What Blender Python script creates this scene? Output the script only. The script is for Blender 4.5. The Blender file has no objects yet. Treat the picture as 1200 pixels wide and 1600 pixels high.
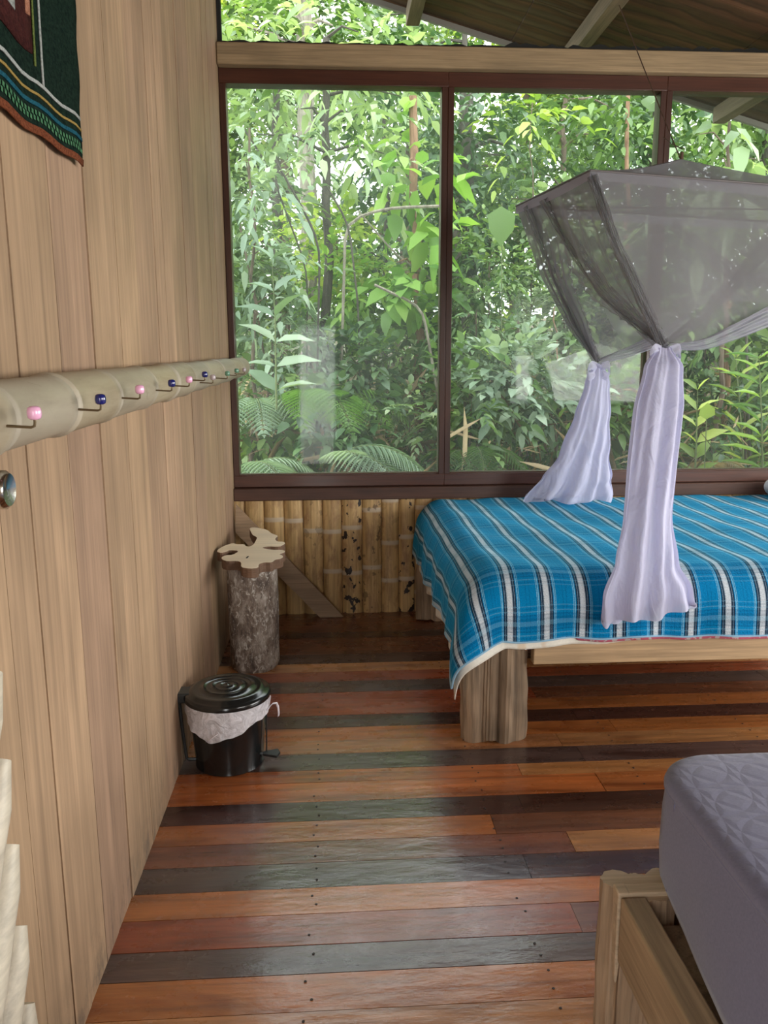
import bpy, bmesh, math, random
import numpy as np
from math import sin, cos, pi, radians, hypot, atan2, sqrt
from mathutils import Vector, Matrix

S = bpy.context.scene
COL = S.collection
random.seed(7)
RNG = np.random.default_rng(11)

# ------------------------------------------------------------------ camera
def _axes(yaw, pitch, roll):
    f = np.array([sin(yaw)*cos(pitch), cos(yaw)*cos(pitch), -sin(pitch)])
    r = np.array([cos(yaw), -sin(yaw), 0.0]); u = np.cross(r, f)
    return r*cos(roll)+u*sin(roll), -r*sin(roll)+u*cos(roll), f
FOC = 1245.8
AR, AU, AF = _axes(.06092, .1864, -.003145)
EYE = np.array([0, 0, 1.55])
cd = bpy.data.cameras.new('camera'); cam = bpy.data.objects.new('camera', cd); COL.objects.link(cam)
cd.sensor_fit = 'VERTICAL'; cd.sensor_height = 36; cd.lens = FOC/1600*36
cd.clip_start = .03; cd.clip_end = 200
cam.matrix_world = Matrix(((AR[0], AU[0], -AF[0], EYE[0]), (AR[1], AU[1], -AF[1], EYE[1]), (AR[2], AU[2], -AF[2], EYE[2]), (0, 0, 0, 1)))
S.camera = cam

# ------------------------------------------------------------------ world, light, exposure
wd = bpy.data.worlds.new('overcast_sky'); S.world = wd; wd.use_nodes = True
wn = wd.node_tree; wn.nodes.clear()
_o = wn.nodes.new('ShaderNodeOutputWorld'); _b = wn.nodes.new('ShaderNodeBackground')
_tc = wn.nodes.new('ShaderNodeTexCoord'); _sx = wn.nodes.new('ShaderNodeSeparateXYZ'); _cr = wn.nodes.new('ShaderNodeValToRGB')
wn.links.new(_tc.outputs['Generated'], _sx.inputs[0]); wn.links.new(_sx.outputs['Z'], _cr.inputs[0])
_cr.color_ramp.elements[0].position = .0; _cr.color_ramp.elements[0].color = (.80, .86, .86, 1)
_cr.color_ramp.elements[1].position = .5; _cr.color_ramp.elements[1].color = (.93, .96, 1, 1)
wn.links.new(_cr.outputs[0], _b.inputs[0]); wn.links.new(_b.outputs[0], _o.inputs[0])
_b.inputs[1].default_value = 4.0
S.view_settings.view_transform = 'Standard'; S.view_settings.look = 'None'
S.view_settings.gamma = 1; S.view_settings.use_curve_mapping = False
S.view_settings.exposure = 0.5

def area(name, loc, target, sx, sy, power, color=(1, 1, 1)):
    l = bpy.data.lights.new(name, 'AREA'); l.shape = 'RECTANGLE'; l.size = sx; l.size_y = sy; l.energy = power; l.color = color
    o = bpy.data.objects.new(name, l); COL.objects.link(o); o.location = loc
    d = Vector(target)-Vector(loc); o.rotation_euler = d.to_track_quat('-Z', 'Y').to_euler()
    return o
# added fill from behind, and daylight through the doorway and the open right side
area('back_fill_light', (3.7, -1.63, 1.72), (.6, 4.2, .5), 2.3, 1.5, 105, (1, .96, .90))  # added fill to brighten the far corner
area('doorway_daylight', (-.24, -1.63, 1.05), (.6, 1.5, .7), .48, 1.9, 13, (1, .97, .94))
area('side_window_daylight', (4.98, 2.6, 1.7), (-.6, 2.1, 1.1), 3.9, 1.6, 105, (1, .97, .93))

# ------------------------------------------------------------------ helpers
def ray(x, y):
    return (x-600)/FOC*AR-(y-800)/FOC*AU+AF
def onY(x, y, v): d = ray(x, y); return EYE+d*v/d[1]
def onX(x, y, v): d = ray(x, y); return EYE+d*v/d[0]
def onZ(x, y, v): d = ray(x, y); return EYE+d*(v-EYE[2])/d[2]

class MB:
    def __init__(s): s.v = []; s.f = []; s.c = []; s.m = []; s.uv = {}
    def add(s, vs, fs, col=(1, 1, 1), mi=0):
        n = len(s.v); s.v += [tuple(float(q) for q in p) for p in vs]; s.c += [tuple(col)+(1,)]*len(vs)
        for f in fs: s.f.append(tuple(i+n for i in f)); s.m.append(mi)
        return n
    def box(s, a, b, col=(1, 1, 1), mi=0, rot=None):
        x0, y0, z0 = a; x1, y1, z1 = b
        vs = [(x0,y0,z0),(x1,y0,z0),(x1,y1,z0),(x0,y1,z0),(x0,y0,z1),(x1,y0,z1),(x1,y1,z1),(x0,y1,z1)]
        if rot is not None: vs = [tuple(rot @ Vector(p)) for p in vs]
        s.add(vs, [(0,3,2,1),(4,5,6,7),(0,1,5,4),(1,2,6,5),(2,3,7,6),(3,0,4,7)], col, mi)
    def tube(s, pts, rad, n=8, col=(1, 1, 1), mi=0, cap=True, squash=None):
        pts = [Vector(p) for p in pts]; k = len(pts)
        rads = rad if hasattr(rad, '__len__') else [rad]*k
        t0 = (pts[1]-pts[0]).normalized()
        up = Vector((0, 0, 1)) if abs(t0.z) < .9 else Vector((1, 0, 0))
        a = t0.cross(up).normalized(); vs = []
        for i, p in enumerate(pts):
            t = (pts[min(i+1, k-1)]-pts[max(i-1, 0)]).normalized()
            a = (a-t*a.dot(t)).normalized(); b = t.cross(a)
            for j in range(n):
                th = 2*pi*j/n; vs.append(p+(a*cos(th)+b*sin(th))*rads[i])
        fs = [(i*n+j, i*n+(j+1) % n, (i+1)*n+(j+1) % n, (i+1)*n+j) for i in range(k-1) for j in range(n)]
        if cap: fs += [tuple(range(n))[::-1], tuple(range((k-1)*n, k*n))]
        s.add(vs, fs, col, mi)
    def lathe(s, prof, n=48, c=(0, 0, 0), col=(1, 1, 1), mi=0, closed=False):
        vs = [(c[0]+r*cos(2*pi*j/n), c[1]+r*sin(2*pi*j/n), c[2]+z) for r, z in prof for j in range(n)]
        k = len(prof); fs = []
        for i in range(k-1 if not closed else k):
            i2 = (i+1) % k
            for j in range(n): fs.append((i*n+j, i*n+(j+1) % n, i2*n+(j+1) % n, i2*n+j))
        s.add(vs, fs, col, mi)
    def prism(s, poly, z0, z1, col=(1, 1, 1), mi=0):
        n = len(poly)
        vs = [(x, y, z0) for x, y in poly]+[(x, y, z1) for x, y in poly]
        s.add(vs, [tuple(range(n))[::-1], tuple(range(n, 2*n))]+[(i, (i+1) % n, n+(i+1) % n, n+i) for i in range(n)], col, mi)
    def grid(s, P, col=(1, 1, 1), mi=0, closed=False):
        nu = len(P); nv = len(P[0]); vs = [p for r in P for p in r]
        fs = [(i*nv+j, (i+1)*nv+j, (i+1)*nv+(j+1) % nv, i*nv+(j+1) % nv) for i in range(nu-1) for j in range(nv if closed else nv-1)]
        return s.add(vs, fs, col, mi)
    def build(s, name, mats, parent=None, smooth=True, angle=40, loc=None, bevel=0, uvs=None):
        me = bpy.data.meshes.new(name)
        off = Vector(loc) if loc is not None else Vector((0, 0, 0))
        me.from_pydata([tuple(Vector(v)-off) for v in s.v], [], s.f)
        for m in (mats if isinstance(mats, (list, tuple)) else [mats]): me.materials.append(m)
        me.polygons.foreach_set('material_index', s.m)
        at = me.attributes.new('Col', 'FLOAT_COLOR', 'POINT'); at.data.foreach_set('color', np.array(s.c, dtype=np.float32).ravel())
        if uvs is not None:
            ul = me.uv_layers.new(name='UVMap'); li = np.zeros(len(me.loops), dtype=np.int32); me.loops.foreach_get('vertex_index', li)
            ul.data.foreach_set('uv', np.array(uvs, dtype=np.float32)[li].ravel())
        me.validate()
        bm = bmesh.new(); bm.from_mesh(me)
        if uvs is None: bmesh.ops.recalc_face_normals(bm, faces=bm.faces)
        if smooth:
            th = radians(angle)
            for f in bm.faces: f.smooth = True
            for e in bm.edges:
                if len(e.link_faces) == 2 and e.calc_face_angle(0) > th: e.smooth = False
        bm.to_mesh(me); bm.free(); me.update()
        o = bpy.data.objects.new(name, me); COL.objects.link(o)
        if loc is not None: o.location = off
        if parent is not None:
            o.parent = parent
            if loc is None and parent.type == 'EMPTY': o.matrix_parent_inverse = Matrix.Translation(-Vector(parent.location))
            elif loc is None: o.matrix_parent_inverse = Matrix.Translation(-Vector(parent.location))
        if bevel:
            m = o.modifiers.new('bevel', 'BEVEL'); m.width = bevel; m.segments = 2; m.limit_method = 'ANGLE'; m.angle_limit = radians(50)
        return o

def tag(o, label=None, cat=None, group=None, kind=None):
    if label: o['label'] = label
    if cat: o['category'] = cat
    if group: o['group'] = group
    if kind: o['kind'] = kind
    return o
def empty(name, loc=(0, 0, 0)):
    o = bpy.data.objects.new(name, None); COL.objects.link(o); o.location = loc; o.empty_display_size = .05; return o

# ------------------------------------------------------------------ materials
class NT:
    def __init__(s, name):
        s.m = bpy.data.materials.new(name); s.m.use_nodes = True; s.t = s.m.node_tree; s.t.nodes.clear()
        s.out = s.n('ShaderNodeOutputMaterial')
    def n(s, ty, **k):
        nd = s.t.nodes.new(ty)
        for a, b in k.items(): setattr(nd, a, b)
        return nd
    def l(s, a, b): s.t.links.new(a, b)
    def set(s, sock, v):
        if hasattr(v, 'links'): s.l(v, sock)
        else: sock.default_value = v
    def math(s, op, a, b=0., c=0., clamp=False):
        nd = s.n('ShaderNodeMath', operation=op, use_clamp=clamp); s.set(nd.inputs[0], a); s.set(nd.inputs[1], b); s.set(nd.inputs[2], c); return nd.outputs[0]
    def mix(s, f, a, b, mode='MIX'):
        nd = s.n('ShaderNodeMix', data_type='RGBA', blend_type=mode); s.set(nd.inputs[0], f)
        for k, v in ((6, a), (7, b)): s.set(nd.inputs[k], v if hasattr(v, 'links') else tuple(v)+(1,)*(4-len(v)))
        return nd.outputs[2]
    def ramp(s, f, stops, interp='LINEAR'):
        nd = s.n('ShaderNodeValToRGB'); cr = nd.color_ramp; cr.interpolation = interp
        while len(cr.elements) < len(stops): cr.elements.new(.5)
        for e, (p, c) in zip(cr.elements, stops):
            e.position = p; e.color = (tuple(c)+(1,))[:4] if hasattr(c, '__len__') else (c, c, c, 1)
        s.l(f, nd.inputs[0]); return nd.outputs[0]
    def noise(s, vec, scale, detail=4, rough=.55, dist=0):
        nd = s.n('ShaderNodeTexNoise'); s.l(vec, nd.inputs['Vector']); nd.inputs['Scale'].default_value = scale
        nd.inputs['Detail'].default_value = detail; nd.inputs['Roughness'].default_value = rough; nd.inputs['Distortion'].default_value = dist
        return nd.outputs['Fac']
    def obj(s): return s.n('ShaderNodeTexCoord').outputs['Object']
    def map(s, vec, scale=(1, 1, 1), rot=(0, 0, 0), loc=(0, 0, 0)):
        nd = s.n('ShaderNodeMapping'); s.l(vec, nd.inputs[0]); nd.inputs['Scale'].default_value = scale; nd.inputs['Rotation'].default_value = rot; nd.inputs['Location'].default_value = loc
        return nd.outputs[0]
    def attr(s, name='Col'): return s.n('ShaderNodeAttribute', attribute_name=name)
    def bsdf(s, col, rough=.6, **k):
        b = s.n('ShaderNodeBsdfPrincipled'); s.set(b.inputs['Base Color'], col if hasattr(col, 'links') else tuple(col)+(1,)); s.set(b.inputs['Roughness'], rough)
        for a, v in k.items(): s.set(b.inputs[a.replace('_', ' ')], v)
        return b
    def bump(s, h, strength=.3, dist=.01):
        nd = s.n('ShaderNodeBump'); nd.inputs['Strength'].default_value = strength; nd.inputs['Distance'].default_value = dist; s.l(h, nd.inputs['Height']); return nd.outputs[0]
    def done(s, sh): s.l(sh.outputs[0] if hasattr(sh, 'outputs') else sh, s.out.inputs[0]); return s.m

def plain(name, col, rough=.5, **k):
    t = NT(name); return t.done(t.bsdf(col, rough, **k))

def wood(name, base, axis='X', dark=.55, rough=.6, fine=1., grain=1., attr=False, coat=0., bump=.25, blotch=.25, extra=None, spec=.4):
    t = NT(name); o = t.obj()
    if attr:
        at = t.attr(); ad = t.n('ShaderNodeVectorMath', operation='MULTIPLY_ADD'); t.l(at.outputs['Vector'], ad.inputs[0]); ad.inputs[1].default_value = (37, 53, 71); t.l(o, ad.inputs[2]); o2 = ad.outputs[0]
    else: o2 = o
    lo, hi = 1.2*fine, 34*fine
    sc = {'X': (lo, hi, hi), 'Y': (hi, lo, hi), 'Z': (hi, hi, lo)}[axis]
    g1 = t.noise(t.map(o2, sc), 1.0, 5, .62, .35)
    g2 = t.noise(t.map(o2, tuple(q*3.5 for q in sc)), 1.0, 4, .6)
    bl = t.noise(t.map(o2, tuple(max(1.2, q*.08) for q in sc)), 1.6, 3, .5, .6)
    f = t.ramp(g1, [(.28, dark), (.5, .95), (.75, 1.12)])
    f2 = t.ramp(g2, [(.3, 1-.28*grain), (.65, 1.05)])
    f3 = t.ramp(bl, [(.3, 1-blotch), (.7, 1.08)])
    c = at.outputs['Color'] if attr else base
    c = t.mix(1, c, f, 'MULTIPLY'); c = t.mix(1, c, f2, 'MULTIPLY'); c = t.mix(1, c, f3, 'MULTIPLY')
    if extra: c = extra(t, o, c)
    b = t.bsdf(c, rough, Coat_Weight=coat, Coat_Roughness=.12, Specular_IOR_Level=spec)
    t.l(t.bump(g1, bump, .004), b.inputs['Normal'])
    return t.done(b)

# --- left wall planks
def wall_extra(t, o, c):
    sp = t.n('ShaderNodeSeparateXYZ'); t.l(o, sp.inputs[0])
    # dirt rubbed along the foot of the boards
    d = t.noise(t.map(o, (1, 9, 5)), 1.5, 5, .7)
    low = t.math('SUBTRACT', 1.0, t.math('MULTIPLY', sp.outputs['Z'], 4.5), clamp=True)
    k = t.math('MULTIPLY', t.ramp(d, [(.48, 0), (.68, 1)]), low, clamp=True)
    c = t.mix(t.math('MULTIPLY', k, .8), c, (.09, .075, .06))
    kn = t.noise(t.map(o, (1, 16, 3.2)), 1.3, 3, .5)
    return t.mix(t.ramp(kn, [(.70, 0), (.78, .35)]), c, (.16, .10, .055))
M = {}
M['plank'] = wood('plank_wall_wood', None, 'Z', .76, .62, fine=.6, grain=.8, attr=True, blotch=.2, bump=.15, extra=wall_extra, spec=.3)
# --- floor boards
def floor_mat():
    t = NT('varnished_floor_boards'); o = t.obj(); at = t.attr()
    ad = t.n('ShaderNodeVectorMath', operation='MULTIPLY_ADD'); t.l(at.outputs['Vector'], ad.inputs[0]); ad.inputs[1].default_value = (37, 53, 71); t.l(o, ad.inputs[2]); o2 = ad.outputs[0]
    g1 = t.noise(t.map(o2, (1.3, 24, 24)), 1, 5, .65, .8); g2 = t.noise(t.map(o2, (6, 120, 60)), 1, 3, .6)
    bl = t.noise(t.map(o2, (1.1, 5, 5)), 1.4, 4, .6, 1.2)
    c = t.mix(1, at.outputs['Color'], t.ramp(g1, [(.3, .55), (.5, .95), (.72, 1.25)]), 'MULTIPLY')
    c = t.mix(1, c, t.ramp(g2, [(.3, .82), (.7, 1.08)]), 'MULTIPLY')
    c = t.mix(1, c, t.ramp(bl, [(.32, (.62, .5, .45)), (.5, (1, 1, 1)), (.7, (1.15, 1.05, .9))]), 'MULTIPLY')
    rn = t.noise(t.map(o, (5, 7, 5)), 1, 5, .65)
    rough = t.ramp(rn, [(.3, .2), (.7, .36)])
    b = t.bsdf(c, rough, Specular_IOR_Level=.5, Coat_Weight=.45, Coat_Roughness=.16)
    w = t.noise(t.map(o, (3, 9, 3)), 2.2, 5, .6)
    t.l(t.bump(w, .35, .006), b.inputs['Normal']); t.l(t.bump(w, .3, .006), b.inputs['Coat Normal'])
    return t.done(b)
M['floor'] = floor_mat()
M['dark_gap'] = plain('dark_gap', (.012, .008, .006), .9); M['gap_wood'] = plain('brown_wood_in_the_seams', (.13, .08, .045), .9)
M['nail'] = plain('filled_nail_hole', (.02, .012, .01), .5)
M['frame'] = wood('red_brown_frame_wood', (.080, .026, .014), 'X', .7, .38, blotch=.2, bump=.1, coat=.2)
M['frame_v'] = wood('red_brown_frame_wood_upright', (.065, .023, .013), 'Z', .7, .4, blotch=.2, bump=.1, coat=.2)
M['sill'] = wood('dark_sill_wood', (.085, .036, .022), 'X', .65, .5, blotch=.4)
M['beam'] = wood('pale_beam_wood', (.38, .275, .155), 'X', .75, .65, blotch=.25)
M['purlin'] = wood('grey_rafter_wood', (.24, .18, .11), 'Y', .7, .7)
M['brace'] = wood('brace_board_wood', (.36, .245, .15), 'X', .75, .6, blotch=.2)
M['slab'] = wood('pale_slab_wood', (.80, .66, .49), 'X', .94, .55, fine=.3, grain=.3, blotch=.08)
M['slab_edge'] = wood('slab_bark_edge', (.20, .115, .07), 'X', .7, .7)
M['bedwood'] = wood('bed_rail_wood', (.50, .345, .195), 'X', .75, .6, blotch=.25)
M['bedwood_y'] = wood('second_bed_rail_wood', (.47, .345, .22), 'Y', .72, .65, blotch=.3)
M['legwood'] = wood('rough_leg_wood', (.44, .31, .20), 'Z', .35, .75, fine=1.1, blotch=.6, bump=.9)
M['endgrain'] = wood('cut_end_wood', (.58, .45, .31), 'X', .8, .6, blotch=.25)
def roof_mat():
    t = NT('roof_underside_boards'); o = t.obj(); sp = t.n('ShaderNodeSeparateXYZ'); t.l(o, sp.inputs[0])
    wv = t.n('ShaderNodeTexWave', wave_type='BANDS', bands_direction='Y'); t.l(o, wv.inputs[0]); wv.inputs['Scale'].default_value = 2.2; wv.inputs['Distortion'].default_value = 3; wv.inputs['Detail'].default_value = 3; wv.inputs['Detail Scale'].default_value = 1.3
    n = t.noise(t.map(o, (1.2, 14, 3)), 1.2, 5, .6, .4)
    c = t.ramp(n, [(.3, (.055, .026, .012)), (.6, (.12, .058, .025)), (.8, (.17, .085, .038))])
    c = t.mix(1, c, t.ramp(wv.outputs['Fac'], [(0, .55), (.12, 1), (1, 1)]), 'MULTIPLY')
    b = t.bsdf(c, .7); t.l(t.bump(wv.outputs['Fac'], .4, .02), b.inputs['Normal']); return t.done(b)
M['roof'] = roof_mat()
M['fascia'] = plain('grey_fascia', (.30, .29, .26), .7)
M['black_mesh'] = plain('black_screen_mesh', (.012, .013, .012), .8)
def bamboo_mat():
    t = NT('split_bamboo'); o = t.obj(); at = t.attr(); tc = t.n('ShaderNodeSeparateColor'); t.l(at.outputs['Color'], tc.inputs[0])
    sh = t.n('ShaderNodeVectorMath', operation='MULTIPLY_ADD'); t.l(at.outputs['Vector'], sh.inputs[0]); sh.inputs[1].default_value = (0, 0, 31); t.l(o, sh.inputs[2]); o2 = sh.outputs[0]
    g = t.noise(t.map(o2, (60, 20, 2.2)), 1, 4, .6, .3); p = t.noise(t.map(o2, (15, 5, 4.5)), 1, 5, .7, .6)
    c = t.ramp(g, [(.3, (.31, .20, .08)), (.55, (.53, .35, .15)), (.75, (.64, .45, .21))])
    c = t.mix(t.ramp(p, [(.47, 0), (.62, .6)]), c, (.21, .10, .048))
    c = t.mix(t.math('MULTIPLY', tc.outputs[1], .8), c, (.52, .44, .33))          # node rings are greyer
    k = t.noise(t.map(o2, (22, 10, 16)), 1.2, 3, .5)
    blk = t.math('MULTIPLY', t.ramp(k, [(.60, 0), (.625, 1)]), tc.outputs[2])
    c = t.mix(blk, c, (.018, .010, .008))
    b = t.bsdf(c, .5, Specular_IOR_Level=.4); t.l(t.bump(p, .2, .003), b.inputs['Normal']); return t.done(b)
M['bamboo'] = bamboo_mat()
def pole_mat():
    t = NT('aged_bamboo_pole'); o = t.obj(); at = t.attr(); tc = t.n('ShaderNodeSeparateColor'); t.l(at.outputs['Color'], tc.inputs[0])
    g = t.noise(t.map(o, (8, 1.6, 12)), 1.5, 5, .6, .5); s = t.noise(t.map(o, (30, 22, 30)), 1, 4, .7, 1)
    c = t.ramp(g, [(.3, (.25, .20, .12)), (.5, (.37, .305, .20)), (.75, (.46, .40, .28))])
    c = t.mix(t.math('MULTIPLY', tc.outputs[0], .5), c, (.30, .28, .25))
    c = t.mix(t.ramp(s, [(.62, 0), (.72, .5)]), c, (.14, .10, .06))
    c = t.mix(t.math('MULTIPLY', tc.outputs[1], .45), c, (.46, .42, .34))
    b = t.bsdf(c, .5); t.l(t.bump(g, .15, .004), b.inputs['Normal']); return t.done(b)
M['pole'] = pole_mat()
M['cream_cane'] = wood('cream_cane', (.60, .54, .43), 'Y', .9, .45, fine=.5, blotch=.1)
M['wire'] = plain('brass_wire', (.16, .12, .07), .35, Metallic=.8)
M['pink'] = plain('pink_ceramic', (.80, .42, .62), .15, Coat_Weight=.5)
M['blue'] = plain('navy_ceramic', (.012, .016, .13), .12, Coat_Weight=.5)
M['grey_c'] = plain('grey_ceramic', (.42, .36, .38), .2, Coat_Weight=.5)
M['green_c'] = plain('green_ceramic', (.10, .25, .16), .2, Coat_Weight=.5)
M['steel'] = plain('polished_steel', (.55, .53, .48), .18, Metallic=1.)
M['black_plastic'] = plain('black_plastic', (.010, .011, .011), .16, Specular_IOR_Level=.6)
M['dull_plastic'] = plain('dull_black_plastic', (.018, .021, .021), .4)
def glass_mat():
    t = NT('window_glass'); tr = t.n('ShaderNodeBsdfTransparent'); tr.inputs[0].default_value = (.96, .98, .97, 1)
    gl = t.n('ShaderNodeBsdfGlossy'); gl.inputs['Roughness'].default_value = .01
    fr = t.n('ShaderNodeFresnel'); fr.inputs[0].default_value = 1.22
    m = t.n('ShaderNodeMixShader'); t.l(fr.outputs[0], m.inputs[0]); t.l(tr.outputs[0], m.inputs[1]); t.l(gl.outputs[0], m.inputs[2])
    df = t.n('ShaderNodeBsdfTranslucent'); df.inputs[0].default_value = (.9, .95, .9, 1)
    o = t.obj(); n = t.noise(t.map(o, (1.3, 1, 1.3)), 1.0, 4, .6)
    m2 = t.n('ShaderNodeMixShader'); t.l(t.ramp(n, [(.35, .02), (.7, .05)]), m2.inputs[0]); t.l(m.outputs[0], m2.inputs[1]); t.l(df.outputs[0], m2.inputs[2])
    return t.done(m2)
M['glass'] = glass_mat()
def sheer(name, col, opac, trans=.5, wr=0):
    t = NT(name); tr = t.n('ShaderNodeBsdfTransparent'); d = t.n('ShaderNodeBsdfDiffuse'); d.inputs[0].default_value = col+(1,)
    l = t.n('ShaderNodeBsdfTranslucent'); l.inputs[0].default_value = col+(1,)
    a = t.n('ShaderNodeMixShader'); a.inputs[0].default_value = trans; t.l(d.outputs[0], a.inputs[1]); t.l(l.outputs[0], a.inputs[2])
    if wr:
        o = t.obj(); n = t.noise(t.map(o, (7, 7, 3)), 1.1, 4, .5, 1.6); bn = t.bump(n, wr, .05); t.l(bn, d.inputs['Normal']); t.l(bn, l.inputs['Normal'])
    # a sheer weave closes up where it is seen edge-on
    lw = t.n('ShaderNodeLayerWeight'); lw.inputs[0].default_value = .35
    f = t.math('MULTIPLY_ADD', lw.outputs['Facing'], 1-opac, opac, clamp=True)
    m = t.n('ShaderNodeMixShader'); t.l(f, m.inputs[0]); t.l(tr.outputs[0], m.inputs[1]); t.l(a.outputs[0], m.inputs[2])
    return t.done(m)
M['net'] = sheer('sheer_net', (.29, .285, .30), .50, .35)
M['net_band'] = sheer('net_hem', (.46, .45, .53), .66, .4)
M['net_tail'] = sheer('net_gathered', (.70, .70, .86), .82, .4, .55)
M['rod'] = plain('net_frame_rod', (.10, .09, .09), .5)
M['cord'] = plain('brown_cord', (.10, .055, .035), .8)
def blanket_mat():
    t = NT('turquoise_plaid_wool'); uv = t.n('ShaderNodeUVMap').outputs[0]; sp = t.n('ShaderNodeSeparateXYZ'); t.l(uv, sp.inputs[0])
    nz = t.noise(t.map(uv, (260, 260, 1)), 1, 2, .6); wob = t.noise(t.map(uv, (9, 9, 1)), 1, 2, .5)
    def dist(s, per, off):
        q = t.math('DIVIDE', t.math('SUBTRACT', s, off), per); q = t.math('ADD', q, 200.5); q = t.math('FRACT', q); q = t.math('ABSOLUTE', t.math('SUBTRACT', q, .5))
        return q   # 0 centre, .5 edge
    u = t.math('ADD', sp.outputs[0], t.math('MULTIPLY', t.math('SUBTRACT', nz, .5), .004))
    v = t.math('ADD', sp.outputs[1], t.math('MULTIPLY', t.math('SUBTRACT', nz, .5), .004))
    du = dist(u, .147, .824); dv = dist(v, .21, 2.86)
    B = (.0, .18, .41); W = (.52, .57, .62); K = (.012, .022, .05); MB_ = (.0, .14, .33)
    c = t.ramp(du, [(0, W), (.066, (.20, .27, .33)), (.085, K), (.122, (.16, .25, .33)), (.138, K), (.172, B), (.200, (.22, .48, .64)), (.220, B), (.245, (.16, .42, .6)), (.260, B), (.44, MB_), (.46, B)], 'CONSTANT')
    cv = t.ramp(dv, [(0, (.62, .70, .76)), (.05, (.16, .24, .34)), (.09, (.52, .62, .72)), (.13, (.16, .24, .34)), (.16, (1, 1, 1)), (.25, (.5, .62, .7)), (.28, (1, 1, 1))], 'CONSTANT')
    lightv = t.ramp(dv, [(0, .28), (.04, 0), (.19, .0), (.2, .35), (.22, 0), (.3, .3), (.315, 0)], 'CONSTANT')
    c = t.mix(.38, c, cv, 'MULTIPLY'); c = t.mix(t.math('MULTIPLY', lightv, .7), c, (.20, .45, .60))
    c = t.mix(1, c, t.ramp(nz, [(.3, .72), (.7, 1.2)]), 'MULTIPLY')
    b = t.bsdf(c, .9, Sheen_Weight=.3, Sheen_Roughness=.5, Sheen_Tint=(.1, .65, .95, 1), Specular_IOR_Level=.1)
    n2 = t.noise(t.map(uv, (120, 120, 1)), 1, 3, .6)
    t.l(t.bump(n2, .6, .006), b.inputs['Normal']); return t.done(b)
M['blanket'] = blanket_mat()
M['stitch'] = plain('pale_blue_edge_stitching', (.25, .45, .62), .8)
def cloth(name, col, spots=None, sc=14):
    t = NT(name); o = t.obj(); n = t.noise(t.map(o, (90, 90, 90)), 1, 3, .6); c = t.mix(1, col, t.ramp(n, [(.3, .93), (.7, 1.03)]), 'MULTIPLY')
    if spots:
        k = t.noise(o, sc, 2, .5); c = t.mix(t.ramp(k, [(.56, 0), (.62, 1)]), c, spots)
    b = t.bsdf(c, .85, Specular_IOR_Level=.15); t.l(t.bump(n, .2, .002), b.inputs['Normal']); return t.done(b)
M['sheet'] = cloth('cream_sheet', (.74, .72, .64), (.66, .55, .42), 9)
M['pinkcloth'] = cloth('pink_patterned_cloth', (.48, .12, .17), (.50, .40, .40), 45)
M['pillow'] = cloth('white_pillow', (.80, .80, .84))
M['mattress'] = cloth('mattress_core', (.7, .68, .62))
def lavender():
    t = NT('grey_lavender_mattress_cover'); o = t.obj(); n = t.noise(t.map(o, (200, 200, 200)), 1, 2, .6)
    sp = t.n('ShaderNodeSeparateXYZ'); t.l(o, sp.inputs[0])
    # quilted petals: two offset ring lattices give the stitched flower motif
    def rings(off):
        vs = t.n('ShaderNodeVectorMath', operation='ADD'); t.l(o, vs.inputs[0]); vs.inputs[1].default_value = off
        sn = t.n('ShaderNodeVectorMath', operation='SNAP'); t.l(vs.outputs[0], sn.inputs[0]); sn.inputs[1].default_value = (.2, .2, 50)
        ds = t.n('ShaderNodeVectorMath', operation='SUBTRACT'); t.l(vs.outputs[0], ds.inputs[0]); t.l(sn.outputs[0], ds.inputs[1])
        s2 = t.n('ShaderNodeSeparateXYZ'); t.l(ds.outputs[0], s2.inputs[0])
        x = t.math('SUBTRACT', s2.outputs[0], .1); y = t.math('SUBTRACT', s2.outputs[1], .1)
        r = t.math('SQRT', t.math('ADD', t.math('MULTIPLY', x, x), t.math('MULTIPLY', y, y)))
        d = t.math('ABSOLUTE', t.math('SUBTRACT', r, .1)); return t.math('SUBTRACT', 1, t.math('DIVIDE', d, .012), clamp=True)
    r = t.math('MAXIMUM', rings((0, 0, 0)), rings((.1, .1, 0)))
    r2 = t.math('MAXIMUM', rings((.1, 0, 0)), rings((0, .1, 0)))
    q = t.math('MAXIMUM', r, r2)
    wr = t.noise(t.map(o, (14, 14, 8)), 1, 4, .6, 1.)
    h = t.math('ADD', t.math('MULTIPLY', q, t.math('MULTIPLY', t.math('GREATER_THAN', sp.outputs[2], .715), -1)), t.math('MULTIPLY', wr, .8))
    c = t.mix(1, (.195, .20, .32), t.ramp(n, [(.3, .9), (.7, 1.06)]), 'MULTIPLY')
    b = t.bsdf(c, .75, Sheen_Weight=.25, Specular_IOR_Level=.2); t.l(t.bump(h, .32, .002), b.inputs['Normal']); return t.done(b)
M['lavender'] = lavender()
def bark():
    t = NT('lichen_bark'); o = t.obj(); a = t.noise(t.map(o, (14, 14, 7)), 1, 6, .7, .5); b2 = t.noise(t.map(o, (45, 45, 24)), 1, 5, .7, 1)
    c = t.ramp(a, [(.34, (.07, .05, .04)), (.48, (.18, .135, .105)), (.6, (.34, .29, .245)), (.75, (.52, .47, .42))])
    c = t.mix(t.ramp(b2, [(.54, 0), (.62, .85)]), c, (.58, .54, .48)); c = t.mix(t.ramp(b2, [(.34, .7), (.42, 0)]), c, (.03, .022, .018))
    b = t.bsdf(c, .85); t.l(t.bump(a, .8, .01), b.inputs['Normal']); return t.done(b)
M['bark'] = bark()
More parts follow.
